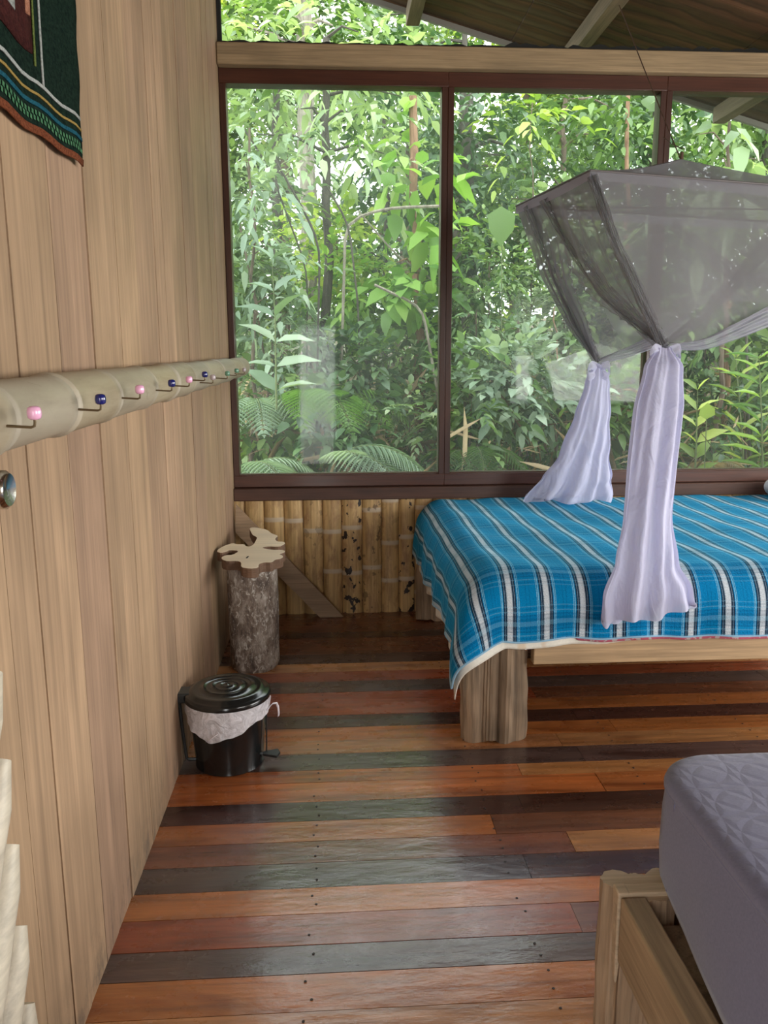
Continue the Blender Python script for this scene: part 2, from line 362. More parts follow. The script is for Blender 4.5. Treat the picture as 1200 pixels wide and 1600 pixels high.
def bag():
    t = NT('thin_plastic_bag'); tr = t.n('ShaderNodeBsdfTransparent'); d = t.bsdf((.97, .95, 1.), .22, Specular_IOR_Level=.7)
    o = t.obj(); n = t.noise(o, 26, 4, .6, 1.5); t.l(t.bump(n, .8, .012), d.inputs['Normal'])
    m = t.n('ShaderNodeMixShader'); t.l(t.ramp(n, [(.3, .5), (.7, .85)]), m.inputs[0]); t.l(tr.outputs[0], m.inputs[1]); t.l(d.outputs[0], m.inputs[2]); return t.done(m)
M['bag'] = bag()
M['bag_strip'] = plain('white_bag_tie', (.80, .76, .82), .35)
def yarn(name, c1, c2, sc=90):
    t = NT(name); o = t.obj(); n = t.noise(t.map(o, (1, sc, sc*1.6)), 1, 3, .6); c = t.ramp(n, [(.35, c1), (.65, c2)]); b = t.bsdf(c, .95, Specular_IOR_Level=.05); t.l(t.bump(n, .6, .006), b.inputs['Normal']); return t.done(b)
M['yarn_dark'] = yarn('dark_green_weave', (.004, .010, .008), (.012, .026, .018))
M['yarn_white'] = yarn('pale_yarn', (.26, .28, .27), (.42, .44, .42), 160)
M['yarn_gold'] = yarn('gold_yarn', (.25, .17, .05), (.36, .25, .08), 160)
M['yarn_teal'] = yarn('teal_yarn', (.01, .06, .09), (.02, .11, .15), 160)
M['yarn_green'] = yarn('green_yarn', (.04, .13, .07), (.10, .24, .12), 160)
M['yarn_rust'] = yarn('rust_yarn', (.10, .03, .016), (.20, .065, .03), 160)
M['yarn_maroon'] = yarn('maroon_weave', (.03, .010, .010), (.06, .018, .016))
M['yarn_olive'] = yarn('olive_yarn', (.08, .11, .03), (.16, .20, .06), 160)
M['yarn_peach'] = yarn('peach_yarn', (.30, .13, .08), (.42, .20, .13), 120)

# ================================================================== THE ROOM
WX, WY = -.615, 4.87
def roof_z(x): return 4.03-.27*x
# floor
ybd = [4.882, 4.454, 4.355, 4.1, 3.961, 3.847, 3.722, 3.59, 3.46, 3.338, 3.217, 3.098, 2.982, 2.854, 2.763, 2.629, 2.507, 2.389, 2.274, 2.152, 2.036, 1.912, 1.809, 1.687, 1.56]
DK = (.070, .028, .020); DG = (.098, .062, .052); OR = (.40, .135, .038); RO = (.26, .062, .024); TN = (.44, .20, .075); RB = (.17, .060, .030); BR = (.19, .066, .028)
bcol = [BR, DK, BR, DK, TN, RO, DG, RO, RO, DK, OR, TN, DG, OR, OR, DK, OR, RB, DG, OR, RO, DG, OR, TN]
bcol2 = {0: RB, 2: OR, 7: RB, 8: OR, 13: TN, 16: RB, 17: TN, 18: DK, 20: RB, 22: RO}
fl = MB()
y = 1.56; cyc = [DG, OR, RO, DK, TN, OR, RB, DG, RO, OR]; ext = []
i = 0
while y > -1.6: ext.append((y-.115, y, cyc[i % 10])); y -= .115; i += 1
rows = [(ybd[i+1], ybd[i], bcol[i], bcol2.get(i)) for i in range(24)]+[(a, b, c, None) for a, b, c in ext]
for i, (y0, y1, c, c2) in enumerate(rows):
    cuts = [-.64]; x = random.uniform(.6, 1.2)
    if i == 18: x = .58
    if i == 16: x = .52
    while x < 5: cuts.append(x); x += random.uniform(1.2, 2.4)
    cuts.append(5.05)
    for k in range(len(cuts)-1):
        cc = c if (k % 2 == 0 or c2 is None) else c2
        j = random.uniform(.85, 1.15)
        col = tuple(min(1, q*j*random.uniform(.95, 1.05)) for q in cc)
        z = random.uniform(-.0012, 0)
        fl.box((cuts[k]+.0008, y0+.0010, -.03), (cuts[k+1]-.0008, y1-.0012, z), col)
fl.box((-.64, -1.6, -.06), (5.05, 4.9, -.031), (.02, .02, .02), 1)
for i, (y0, y1, c, c2) in enumerate(rows):
    for xj in (-.085, .52, 1.13, 1.74):
        for fy in (.28, .72):
            if random.random() < .25: continue
            fl.lathe([(0, .0012), (.0035, .0012), (.004, 0)], 8, (xj+random.uniform(-.012, .012), y0+(y1-y0)*(fy+random.uniform(-.06, .06)), .0002), (1, 1, 1), 2)
tag(fl.build('floor', [M['floor'], M['dark_gap'], M['nail']], smooth=False), kind='structure')

# left wall: upright tongue boards
lw = MB()
seams = [4.87, 4.726, 4.42, 4.096, 3.804, 3.52, 3.237, 2.929, 2.65, 2.412, 2.14, 1.881, 1.63]
y = 1.63
while y > -1.6: y -= random.uniform(.13, .22); seams.append(y)
for i in range(len(seams)-1):
    a, b = seams[i+1], seams[i]
    g = random.uniform(.88, 1.08); w = random.uniform(-.02, .02)
    base = (.455*g, (.303+w*.4)*g, (.190-w*.3)*g)
    sub = [a, (a+b)/2+random.uniform(-.02, .02), b] if b-a > .25 else [a, b]
    for k in range(len(sub)-1):
        g2 = random.uniform(.94, 1.05)
        lw.box((WX-.03, sub[k]+.0014, 0), (WX+random.uniform(-.003, .001), sub[k+1]-.0014, 4.25), tuple(q*g2 for q in base))
lw.box((WX-.05, -1.6, -.03), (WX-.031, 4.9, 4.25), (.05, .03, .02), 1)
tag(lw.build('wall_left', [M['plank'], M['gap_wood']], smooth=False), kind='structure')

# window wall: bamboo wainscot
def culm(mb, x0, x1, yb, z0, z1, nodes, spot, seed, facing=-1):
    r = (x1-x0)/2*.985; cx = (x0+x1)/2; n = 10
    zs = sorted(set([z0, z1]+[round(z+d, 4) for z in nodes for d in (-.024, -.016, -.006, 0, .005, .012, .02) if z0 < z+d < z1]))
    rows_, cols = [], []
    for z in zs:
        dn = min([abs(z-q) for q in nodes]+[9])
        rr = r*(1.0 if dn > .013 else (1.05 if .002 < dn else 1.01)); nd = 1 if dn < .014 else 0
        rows_.append([(cx+min(rr, r*1.012)*cos(pi*j/n), yb+facing*rr*.42*sin(pi*j/n), z) for j in range(n+1)]); cols.append(nd)
    st = mb.grid(rows_)
    for i in range(len(zs)):
        for j in range(n+1): mb.c[st+i*(n+1)+j] = (seed, cols[i], spot, 1)
bw = MB()
bx = [float(onY(p, 850, WY-.05)[0]) for p in (366, 384, 414, 445, 474.5, 504.5, 534, 566, 596, 623, 648, 675)]
while bx[-1] < 5.0: bx.append(bx[-1]+random.uniform(.105, .122))
npx = {1: (), 2: (812,), 3: (814,), 4: (830,), 5: (832, 894), 6: (826, 897), 7: (799, 889), 8: (784, 851, 910), 9: (842, 908), 10: (796, 930)}
for i in range(len(bx)-1):
    if i in npx: nd = [float(onY(500, p, WY-.07)[2]) for p in npx[i]]
    else: nd = [random.uniform(.1, .3), random.uniform(.4, .62)]
    sp = {6: 1.0, 7: .55, 9: 1.0, 4: .35, 8: .2}.get(i, 0 if i < 12 else random.choice([0, .5]))
    culm(bw, bx[i], bx[i+1], WY-.045, 0, .74, nd, sp, random.random())
bw.box((WX, WY-.045, 0), (5.05, WY+.02, .74), (.3, 0, 0), 1)
tag(bw.build('wall_front', [M['bamboo'], M['sill']], smooth=True, angle=50), kind='structure')
s = MB(); s.box((WX, WY-.085, .724), (5.05, WY+.06, .800))
tag(s.build('trim_1', M['sill'], bevel=.004), kind='structure')                      # window sill board
s = MB(); s.box((WX, WY-.10, 3.148), (5.05, WY+.04, 3.262))
tag(s.build('trim_2', M['beam'], bevel=.006), kind='structure')                      # pale tie beam
# ragged black mesh stapled along the top of the beam
s = MB()
xs = np.arange(WX, 5.05, .03); top = [3.262+.014+.012*random.random()+(.02*random.random() if x > 1.0 else 0) for x in xs]
s.grid([[(x, WY-.06, 3.258) for x in xs], [(x, WY-.058, t) for x, t in zip(xs, top)]])
s.grid([[(WX+.004+.012*random.random(), WY-.03, 3.262+k*.05) for k in range(19)], [(WX+.0, WY-.03, 3.262+k*.05) for k in range(19)]])
s.box((WX, WY-.02, 3.262), (WX+.02, WY+.02, 4.2))
tag(s.build('trim_3', M['black_mesh'], smooth=False), kind='structure')

# windows
wxs = [(WX, .665), (.665, 1.927), (1.927, 3.19), (3.19, 4.45)]
for i, (a, b) in enumerate(wxs):
    w = empty('window_%d' % (i+1), ((a+b)/2, WY, .8)); w['kind'] = 'structure'
    f = MB(); f.box((a, WY-.045, .802), (b, WY+.045, .872)); f.box((a, WY-.03, .835), (b, WY+.03, .880))
    f.box((a, WY-.05, 3.068), (b, WY+.045, 3.146)); f.build('window_rail', M['frame'], w, bevel=.003)
    f = MB(); f.box((a, WY-.045, .87), (a+.035, WY+.045, 3.07)); f.box((b-.035, WY-.045, .87), (b, WY+.045, 3.07)); f.build('window_stile', M['frame_v'], w, bevel=.003)
    f = MB(); f.box((a+.03, WY-.003, .86), (b-.03, WY+.003, 3.08)); f.build('window_pane', M['glass'], w, smooth=False)

# right wall, back wall (outside the picture; openings for daylight, the back wall's right-hand one added for the fill light)
s = MB(); s.box((5.05, -1.6, 0), (5.12, 4.9, .8), (.475, .335, .205)); s.box((5.05, -1.6, 2.55), (5.12, 4.9, 2.80), (.475, .335, .205))
s.box((5.05, -1.6, .8), (5.12, .6, 2.6), (.475, .335, .205))
for yy in (2.6, 4.75): s.box((5.05, yy, .8), (5.12, yy+.1, 2.6), (.475, .335, .205))
tag(s.build('wall_right', M['plank'], smooth=False), kind='structure')
s = MB(); s.box((-.66, -1.68, 0), (-.5, -1.6, 3.3), (.475, .335, .205)); s.box((-.5, -1.68, 2.05), (.02, -1.6, 3.3), (.475, .335, .205)); s.box((.02, -1.68, 0), (2.5, -1.6, 3.3), (.475, .335, .205)); s.box((2.5, -1.68, 0), (5.12, -1.6, .95), (.475, .335, .205)); s.box((2.5, -1.68, 2.5), (5.12, -1.6, 2.75), (.475, .335, .205)); s.box((4.9, -1.68, .95), (5.12, -1.6, 2.5), (.475, .335, .205))
s.add([(x, y, z) for y in (-1.68, -1.6) for x, z in ((-.66, 3.3), (2.5, 3.3), (-.66, 4.15))], [(0, 1, 2), (3, 4, 5)], (.475, .335, .205)); s.add([(x, y, z) for y in (-1.68, -1.6) for x, z in ((2.5, 2.75), (4.7, 2.75), (2.5, 3.3))], [(0, 1, 2), (3, 4, 5)], (.475, .335, .205))
tag(s.build('wall_back', M['plank'], smooth=False), kind='structure')
# roof
s = MB()
for y0 in np.arange(-2.2, 5.9, .62):
    y1 = min(y0+.62, 5.9)
    for x0 in np.arange(-1.2, 5.6, 1.22):
        x1 = x0+1.215; d = random.uniform(0, .004)
        s.add([(x0, y0, roof_z(x0)-d), (x1, y0, roof_z(x1)-d), (x1, y1-.006, roof_z(x1)-d), (x0, y1-.006, roof_z(x0)-d), (x0, y0, roof_z(x0)+.03), (x1, y0, roof_z(x1)+.03), (x1, y1-.006, roof_z(x1)+.03), (x0, y1-.006, roof_z(x0)+.03)],
              [(0, 1, 2, 3), (4, 5, 6, 7), (0, 1, 5, 4), (1, 2, 6, 5), (2, 3, 7, 6), (3, 0, 4, 7)])
tag(s.build('ceiling', M['roof'], smooth=False), kind='structure')
s = MB()
s.add([(x, y, roof_z(x)+dz) for y in (5.88, 5.91) for x in (-1.2, 5.7) for dz in (-.035, .06)], [(0, 1, 3, 2), (4, 5, 7, 6), (0, 1, 5, 4), (2, 3, 7, 6), (0, 2, 6, 4), (1, 3, 7, 5)])
tag(s.build('trim_4', M['fascia'], smooth=False), kind='structure')
def roof_hit(px, py, dz=-.06):
    d = ray(px, py); t = (4.03+dz-EYE[2])/(d[2]+.27*d[0]); return EYE+d*t
for k, (px, py) in enumerate(((648, 14), (930, 38), (1142, 170), )):
    p = roof_hit(px, py); x = float(p[0]); z = roof_z(x)
    s = MB(); yend = 5.86
    s.box((x-.045, -1.6, z-.11), (x+.045, yend, z-.004)); tag(s.build('roof_purlin', M['purlin'], bevel=.004),
        ['short pale roof purlin end at the far left edge of the roof', 'pale roof purlin running up out of the picture above the beam', 'pale roof purlin seen under the eave through the right-hand window'][k], 'beam')
# brace board
b0, b1, b2, b3 = onY(368, 788, WY-.14), onY(368, 832, WY-.14), onY(500, 958, WY-.14), onY(537, 958, WY-.14)
s = MB(); pts = [b0, b1, b2, b3]; pts[2][2] = pts[3][2] = .001
s.add([(p[0], WY-.145, p[2]) for p in pts]+[(p[0], WY-.118, p[2]) for p in pts], [(0, 1, 2, 3), (4, 5, 6, 7), (0, 1, 5, 4), (1, 2, 6, 5), (2, 3, 7, 6), (3, 0, 4, 7)])
tag(s.build('brace_board', M['brace'], smooth=False), 'grey-brown diagonal brace board leaning across the bamboo wall in the corner', 'board')

# ================================================================== BAMBOO COAT RAIL AND HOOKS
pa = Vector((-.553, .35, 1.448)); pb = Vector((-.553, 4.86, 1.522)); nd_y = [.95, 1.27, 1.585, 1.90, 2.30, 2.62, 2.95, 3.3, 3.72, 4.15, 4.55]
s = MB(); ys = sorted(set([.35, 4.86]+[round(q+d, 4) for q in nd_y for d in (-.03, -.012, -.004, .004, .012, .03)]+[round(q, 3) for q in np.arange(.4, 4.85, .1)]))
n = 28; R_ = []; cc = []
for y in ys:
    f = (y-pa.y)/(pb.y-pa.y); c = pa.lerp(pb, f); r = .062-.008*f; dn = min(abs(y-q) for q in nd_y)
    if dn < .006: r *= .985
    elif dn < .02: r *= 1.05
    seg = sum(1 for q in nd_y if q < y); rr = r*(1+.03*sin(seg*2.3))
    R_.append([(c.x+rr*cos(2*pi*j/n), y+.006*sin(2*pi*j/n+seg), c.z+rr*sin(2*pi*j/n)) for j in range(n)]); cc.append((((seg*7) % 5)/5, 1 if dn < .014 else 0, 0, 1))
st = s.grid(R_, closed=True)
for i in range(len(ys)):
    for j in range(n): s.c[st+i*n+j] = cc[i]
s.f.append(tuple(range(st+(len(ys)-1)*n, st+len(ys)*n))); s.m.append(0)
tag(s.build('bamboo_coat_rail', M['pole'], angle=60), 'long grey-green bamboo pole fixed along the plank wall as a coat rail', 'coat rail')
hooks = [((5, 666), 'pink', 'largest pink knob, nearest the camera'), ((119, 640), 'blue', 'dark blue knob, second from the camera'), ((187, 622), 'pink', 'pink knob, third from the camera'),
         ((242, 610), 'blue', 'dark blue knob, fourth from the camera'), ((272, 603), 'pink', 'small pink knob, fifth from the camera'), ((299, 594), 'blue', 'small dark blue knob, sixth from the camera'),
         ((313, 598), 'grey_c', 'greyish pink knob, seventh from the camera'), ((338, 591), 'green_c', 'green knob, eighth from the camera'), ((354, 586), 'green_c', 'tiny green knob, ninth from the camera'), ((367, 584), 'grey_c', 'tiny grey knob at the window end')]
cname = {'pink': 'pink', 'blue': 'dark blue', 'grey_c': 'grey', 'green_c': 'green'}
for (bp, cm, txt) in hooks:
    b = onX(bp[0], bp[1], -.497); e = empty('coat_hook', (float(b[0]), float(b[1]), float(b[2])))
    e.location.x = -.553+sqrt(max(0, .058**2-(b[2]-1.48)**2))-.001 if False else b[0]
    tag(e, 'wire coat hook with '+txt, 'coat hook', 'hooks along the bamboo coat rail')
    L = .047; bx_, by_, bz_ = [float(q) for q in e.location]
    s = MB(); s.tube([(bx_-.02, by_, bz_+.002), (bx_+L-.006, by_, bz_-.002), (bx_+L-.001, by_, bz_), (bx_+L, by_, bz_+.006), (bx_+L, by_, bz_+.012)], .0022, 8)
    s.build('wire', M['wire'], e)
    s = MB(); c = (bx_+L, by_, bz_+.009); r = .0105
    prof = [(.0002, 0), (r*.55, .0005), (r*.9, .003), (r, .008), (r, .013), (r*.9, .018), (r*.55, .0205), (.0002, .021)]
    s.lathe(prof, 20, c); s.build('knob', M[cm], e, angle=60)

# ================================================================== WOVEN HANGING
X0 = WX+.012
s = empty('woven_hanging', (X0, 1.75, 2.0)); tag(s, 'dark green woven wall hanging with white, gold and rust bands on the plank wall', 'wall hanging')
def tx(px, py, off=0): p = onX(px, py, X0+off); return Vector(p)
BR_ = Vector((X0, 2.092, 2.022)); TR = Vector((X0, 2.13, 2.50)); 
def hang(u, v, off=0):      # u: metres left of the right edge, v: metres up from the bottom edge
    y = 2.095-u*1.0+.06*v+.006*sin(v*40)*(1 if u < .02 else 0); z = 2.020-.02*u+v+.004*sin(u*30)
    return (X0+off+.003*sin(u*14+v*5), y, z)
def patch(u0, u1, v0, v1, mat, name, off, nu=24, nv=8, jag=0):
    m = MB(); P = [[hang(u0+(u1-u0)*i/nu, v0+(v1-v0)*j/nv, off+(jag*random.random() if j in (0, nv) else 0)) for j in range(nv+1)] for i in range(nu+1)]
    m.grid(P); o = m.build(name, mat, s, smooth=True); md = o.modifiers.new('thick', 'SOLIDIFY'); md.thickness = .003; md.offset = 1 if False else 0; return o
patch(0, 1.1, .0, .62, M['yarn_dark'], 'woven_panel', .0, 40, 24)
patch(0, 1.1, -.004, .012, M['yarn_rust'], 'rust_fringe', .003)
patch(.008, 1.1, .052, .060, M['yarn_teal'], 'teal_stripe', .003)
patch(.008, 1.1, .074, .079, M['yarn_gold'], 'gold_stripe', .003)
patch(.012, 1.1, .096, .103, M['yarn_white'], 'white_stripe', .004)
m = MB()
for k in range(56):
    for q in range(2):
        u = .012+k*.0195+q*.0098; v = .022+q*.011
        P = [hang(u+a, v+b, .004) for a, b in ((0, 0), (.011, .002), (.011, .011), (0, .009))]; m.add(P, [(0, 1, 2, 3)])
m.build('green_check_band', M['yarn_green'], s, smooth=False)
patch(.245, .252, .10, .62, M['yarn_white'], 'white_upright_stripe', .004, 2, 20)
patch(.285, .292, .13, .62, M['yarn_olive'], 'olive_upright_stripe', .004, 2, 20)
patch(.30, .80, .15, .62, M['yarn_maroon'], 'maroon_panel', .003, 12, 12)
patch(.31, .335, .22, .62, M['yarn_peach'], 'peach_strip', .005, 3, 12)
patch(.40, .46, .20, .5, M['yarn_white'], 'pale_motif', .005, 3, 12)

# ================================================================== DOOR OF CREAM CANES FOLDED BACK ON THE WALL
e = empty('cane_door', (-.57, .9, 0)); tag(e, 'open door of slanting cream canes folded back against the plank wall at the left edge', 'door')
dx = -.575
m = MB(); m.box((dx-.018, .32, .05), (dx-.004, 1.275, 1.08)); m.build('door_backing', M['cream_cane'], e, smooth=False)
m = MB()
m.box((dx-.02, .32, 1.10), (dx-.002, 1.10, 2.0)); m.build('door_leaf', M['cream_cane'], e, smooth=False)
for k in range(12):
    z1 = 1.05-k*.157; y1 = 1.278
    z0 = z1-.75; y0 = y1-.55
    if z0 < .03: t = (z1-.03)/(z1-z0); z0 = .03; y0 = y1-.55*t
    if z1 < .1: continue
    m = MB(); P = []; rr = []
    for q in range(13):
        t = q/12; P.append((dx, y1+(y0-y1)*t, z1+(z0-z1)*t)); rr.append(.034*(1.06 if q in (3, 8) else 1))
    rr[0] = .022
    m.tube(P, rr, 14); m.build('cane', M['cream_cane'], e)
# lever/knob
kp = onX(2, 765, -.50)
m = MB(); m.lathe([(.0002, 0), (.016, .0), (.016, .03), (.026, .042), (.031, .055), (.031, .062), (.026, .068), (.012, .064), (.0002, .063)], 32)
o = m.build('door_knob', M['steel'], e, loc=(0, 0, 0)); o.rotation_euler = (0, radians(90), 0); o.parent = e
o.matrix_parent_inverse = Matrix.Identity(4); o.location = (dx-.01-e.location.x, 1.285-e.location.y, 1.352); 

# ================================================================== LOG STOOL
LC = (-.432, 3.955)
e = empty('log_stool', (LC[0], LC[1], 0)); tag(e, 'log stool with lichen-mottled bark and a pale irregular slab top beside the plank wall', 'stool')
m = MB(); R_ = []
for i in range(26):
    z = .575*i/25; row = []
    for j in range(48):
        a = 2*pi*j/48; r = .120*(1+.035*sin(2*a+.6)+.02*sin(5*a+z*6)+.012*sin(11*a+z*17)+.03*sin(z*5)*sin(a*2+1))
        if i == 0: r *= .93
        row.append((LC[0]+r*cos(a)+.006*z, LC[1]+r*sin(a), z))
    R_.append(row)
m.grid(R_, closed=True); m.f.append(tuple(range(48))[::-1]); m.m.append(0); m.f.append(tuple(range(25*48, 26*48))); m.m.append(0)
m.build('log', M['bark'], e)
zs_ = [(555,120),(600,110),(680,118),(780,140),(840,190),(922,215),(875,255),(905,288),(985,290),(1010,310),(960,345),(900,355),(800,348),(712,362),(760,380),(850,392),(960,390),(1005,405),(1000,425),(925,448),(975,462),(980,485),(940,508),(880,515),(840,550),(740,550),(675,570),(670,620),(560,628),(450,610),(455,545),(400,530),(280,535),(215,515),(205,485),(250,460),(350,455),(430,405),(310,395),(270,415),(200,432),(150,415),(160,390),(230,345),(350,305),(395,322),(500,322),(510,345),(560,352),(610,325),(640,270),(655,235),(600,210),(575,170)]
out = [onZ(320+a/8, 810+b/8, .622)[:2] for a, b in zs_]
sm = []
for i in range(len(out)):
    a, b = np.array(out[i]), np.array(out[(i+1) % len(out)]); sm += [a*.78+b*.22, a*.22+b*.78]
m = MB(); m.prism([(float(a), float(b)) for a, b in sm], .576, .622)
for i in range(len(m.m)): m.m[i] = 0 if i == 1 else 1
m.build('slab_top', [M['slab'], M['slab_edge']], e, smooth=False, bevel=.0015)
m = MB(); hp = onZ(320+532/8, 810+484/8, .6225); m.prism([(hp[0]+a, hp[1]+b) for a, b in ((-.006, -.02), (.001, -.022), (.006, .01), (.004, .022), (-.002, .012))], .620, .6232)
m.build('knot_hole', M['dark_gap'], e, smooth=False)

# ================================================================== PEDAL BIN
BC = (-.433, 2.955)
e = empty('pedal_bin', (BC[0], BC[1], 0)); tag(e, 'black plastic pedal bin with a lid and clear bag beside the plank wall', 'bin')
m = MB(); m.lathe([(.0002, .004), (.122, .002), (.130, .0), (.134, .004), (.132, .02), (.142, .14), (.152, .265), (.157, .27), (.155, .275), (.149, .27), (.128, .02), (.0002, .015)], 64, (BC[0], BC[1], 0)); m.build('bucket', M['black_plastic'], e, angle=50)
m = MB(); m.lathe([(.161, .262), (.166, .262), (.168, .270), (.166, .281), (.158, .286), (.148, .287), (.140, .296), (.128, .298), (.120, .296), (.095, .300), (.091, .304), (.087, .301), (.060, .303), (.056, .307), (.052, .304), (.030, .305), (.026, .309), (.021, .306), (.006, .307), (.003, .309), (.0002, .309)], 64, (BC[0], BC[1], .012))
m.build('lid', M['black_plastic'], e, angle=60)
m = MB()
x0 = BC[0]-.185; 
m.box((x0-.012, BC[1]-.045, .262), (x0+.05, BC[1]+.035, .302)); m.box((x0-.012, BC[1]-.045, .20), (x0+.002, BC[1]-.02, .27))
m.build('hinge', M['dull_plastic'], e, bevel=.006)
m = MB(); m.tube([(x0+.004, BC[1]-.03, .27), (x0+.012, BC[1]-.035, .15), (x0+.022, BC[1]-.035, .035), (x0+.03, BC[1]-.034, .028), (BC[0]-.115, BC[1]-.03, .026)], .0065, 8); m.build('lever', M['dull_plastic'], e)
m = MB()
px0 = BC[0]+.135; P = [(px0, -.012), (px0+.055, -.032), (px0+.066, 0), (px0+.055, .030), (px0, .012)]
m.prism([(a, BC[1]-.045+b) for a, b in P], .042, .052); rot = None
m.tube([(BC[0]+.11, BC[1]-.045, .05), (px0+.01, BC[1]-.045, .047)], .006, 8)
o = m.build('pedal', M['dull_plastic'], e, bevel=.002)
m = MB()
for k in range(3): m.tube([(BC[0]+.146+.002*k, BC[1]-.035, .03+k*.07), (BC[0]+.149+.002*k, BC[1]-.035, .10+k*.07)], .003, 6)
m.build('side_rod', M['dull_plastic'], e)
# bag liner folded over the rim
m = MB(); R_ = []; nb = 120
for i in range(12):
    t = i/11; row = []
    for j in range(nb):
        a = 2*pi*j/nb
        front = max(0, -sin(a)); hang_ = .055+.060*max(0, cos(a+pi/2+.25))**1.2+.010*sin(3*a+1)+.004*sin(9*a)
        if sin(a) > .2: hang_ = .03
        z = .276-hang_*t; base_r = .142+.0115*(z-.14)/.125*1.0
        r = base_r+.008+.005*t+.003*sin(9*a+t*5)*t+.002*sin(23*a+t*2)*t
        row.append((BC[0]+r*cos(a), BC[1]+r*sin(a), z))
    R_.append(row)
m.grid(R_, closed=True); o = m.build('bin_bag', M['bag'], e, angle=180)
def ribbon(mb, pts, w, up=(0, 0, 1)):
    pts = [Vector(p) for p in pts]; U = Vector(up)*w/2; mb.grid([[p-U, p+U] for p in pts])
m = MB(); a0 = radians(-75)
q = lambda a, r, z: (BC[0]+r*cos(a), BC[1]+r*sin(a), z)
ribbon(m, [q(radians(-112), .166, .160), q(radians(-104), .168, .176), q(radians(-97), .169, .192)], .009, (.7, 0, .3))
o = m.build('bag_tie', M['bag_strip'], e); o.modifiers.new('t', 'SOLIDIFY').thickness = .002
m = MB()
ribbon(m, [q(radians(-20), .165, .235), q(radians(-8), .175, .245), q(radians(-4), .19, .242), q(radians(-4), .196, .225), q(radians(-3), .197, .20), q(radians(-3), .196, .185)], .012, (.6, 0, .6))
o = m.build('bag_tie', M['bag_strip'], e); o.modifiers.new('t', 'SOLIDIFY').thickness = .0025

# ================================================================== BED WITH PLAID BLANKET
EX, EY, TZ = .50, 2.985, .725
def lobed_post(name, cx, cy, lobes, z1, mat, parent, h0=0, seed=0):
    # a timber of several fluted lobes
    m = MB(); n = 72; R_ = []; nz = 22
    def rad(a):
        best = .02
        for (lx, ly, lr) in lobes:
            # ray/circle from centre
            b = lx*cos(a)+ly*sin(a); d = b*b-(lx*lx+ly*ly-lr*lr)
            if d > 0:
                q = b+sqrt(d)
                if q > best: best = q
        return best
    rg = random.Random(seed*7+1); base = [rad(2*pi*j/n)*(1+rg.uniform(-.05, .035)) for j in range(n)]
    for i in range(nz+1):
        t = i/nz; z = h0+(z1-h0)*t; row = []
        for j in range(n):
            a = 2*pi*j/n; r = base[j]*(1+.03*sin(z*11+seed+3*a)+.015*sin(z*37+a*9+seed)); zz = z
            if i == 0: zz = h0+.012*max(0, sin(a*3+seed))
            row.append((cx+r*cos(a), cy+r*sin(a), zz))
        R_.append(row)
    m.grid(R_, closed=True); m.f.append(tuple(range(n))[::-1]); m.m.append(0)
    k = m.add([(cx, cy, z1)], [], (1, 1, 1)); top0 = nz*n
    for j in range(n): m.f.append((top0+j, top0+(j+1) % n, k)); m.m.append(1)
    return m.build(name, [mat, M['endgrain']], parent, angle=35)
bed = empty('wooden_bed', (1.7, 3.9, 0)); tag(bed, 'low wooden bed on rough fluted corner posts below the windows, under the blue plaid blanket', 'bed')
lobes1 = [(-.085, 0, .055), (-.02, -.01, .05), (.04, -.035, .038), (.085, 0, .05), (0, .04, .05)]
lobed_post('bed_post', .645, 3.085, lobes1, .445, M['legwood'], bed, seed=1)
lobed_post('bed_post', .62, 4.66, lobes1, .445, M['legwood'], bed, seed=3)
lobed_post('bed_post', 2.65, 3.085, lobes1, .445, M['legwood'], bed, seed=5)
lobed_post('bed_post', 2.65, 4.66, lobes1, .445, M['legwood'], bed, seed=6)
for (nm, a, b, mt) in (('bed_rail', (.785, 3.005, .345), (2.56, 3.055, .450), M['bedwood']), ('bed_rail', (.76, 4.63, .345), (2.56, 4.68, .45), M['bedwood']),
                   ('side_rail', (.62, 3.14, .345), (.665, 4.60, .45), M['bedwood_y']), ('side_rail', (2.64, 3.14, .345), (2.685, 4.60, .45), M['bedwood_y'])):
    m = MB(); m.box(a, b); m.build(nm, mt, bed, bevel=.004)
m = MB(); m.lathe([(.0002, .008), (.006, .006), (.008, 0)], 12); o = m.build('bolt_head', M['steel'], bed); o.matrix_parent_inverse = Matrix.Identity(4); o.rotation_euler = (radians(90), 0, 0); o.location = (.757-1.7, 3.028-3.9, .405)
for k in range(12):
    m = MB(); x = .72+k*.168; m.box((x, 3.05, .452), (x+.11, 4.68, .468)); m.build('slat', M['bedwood_y'], bed, smooth=False)
m = MB(); m.box((.60, 3.07, .472), (2.80, 4.74, .700)); o = m.build('mattress', M['mattress'], None, bevel=.05); tag(o, 'mattress under the blue plaid blanket on the bed by the windows', 'mattress')
o.modifiers['bevel'].segments = 5

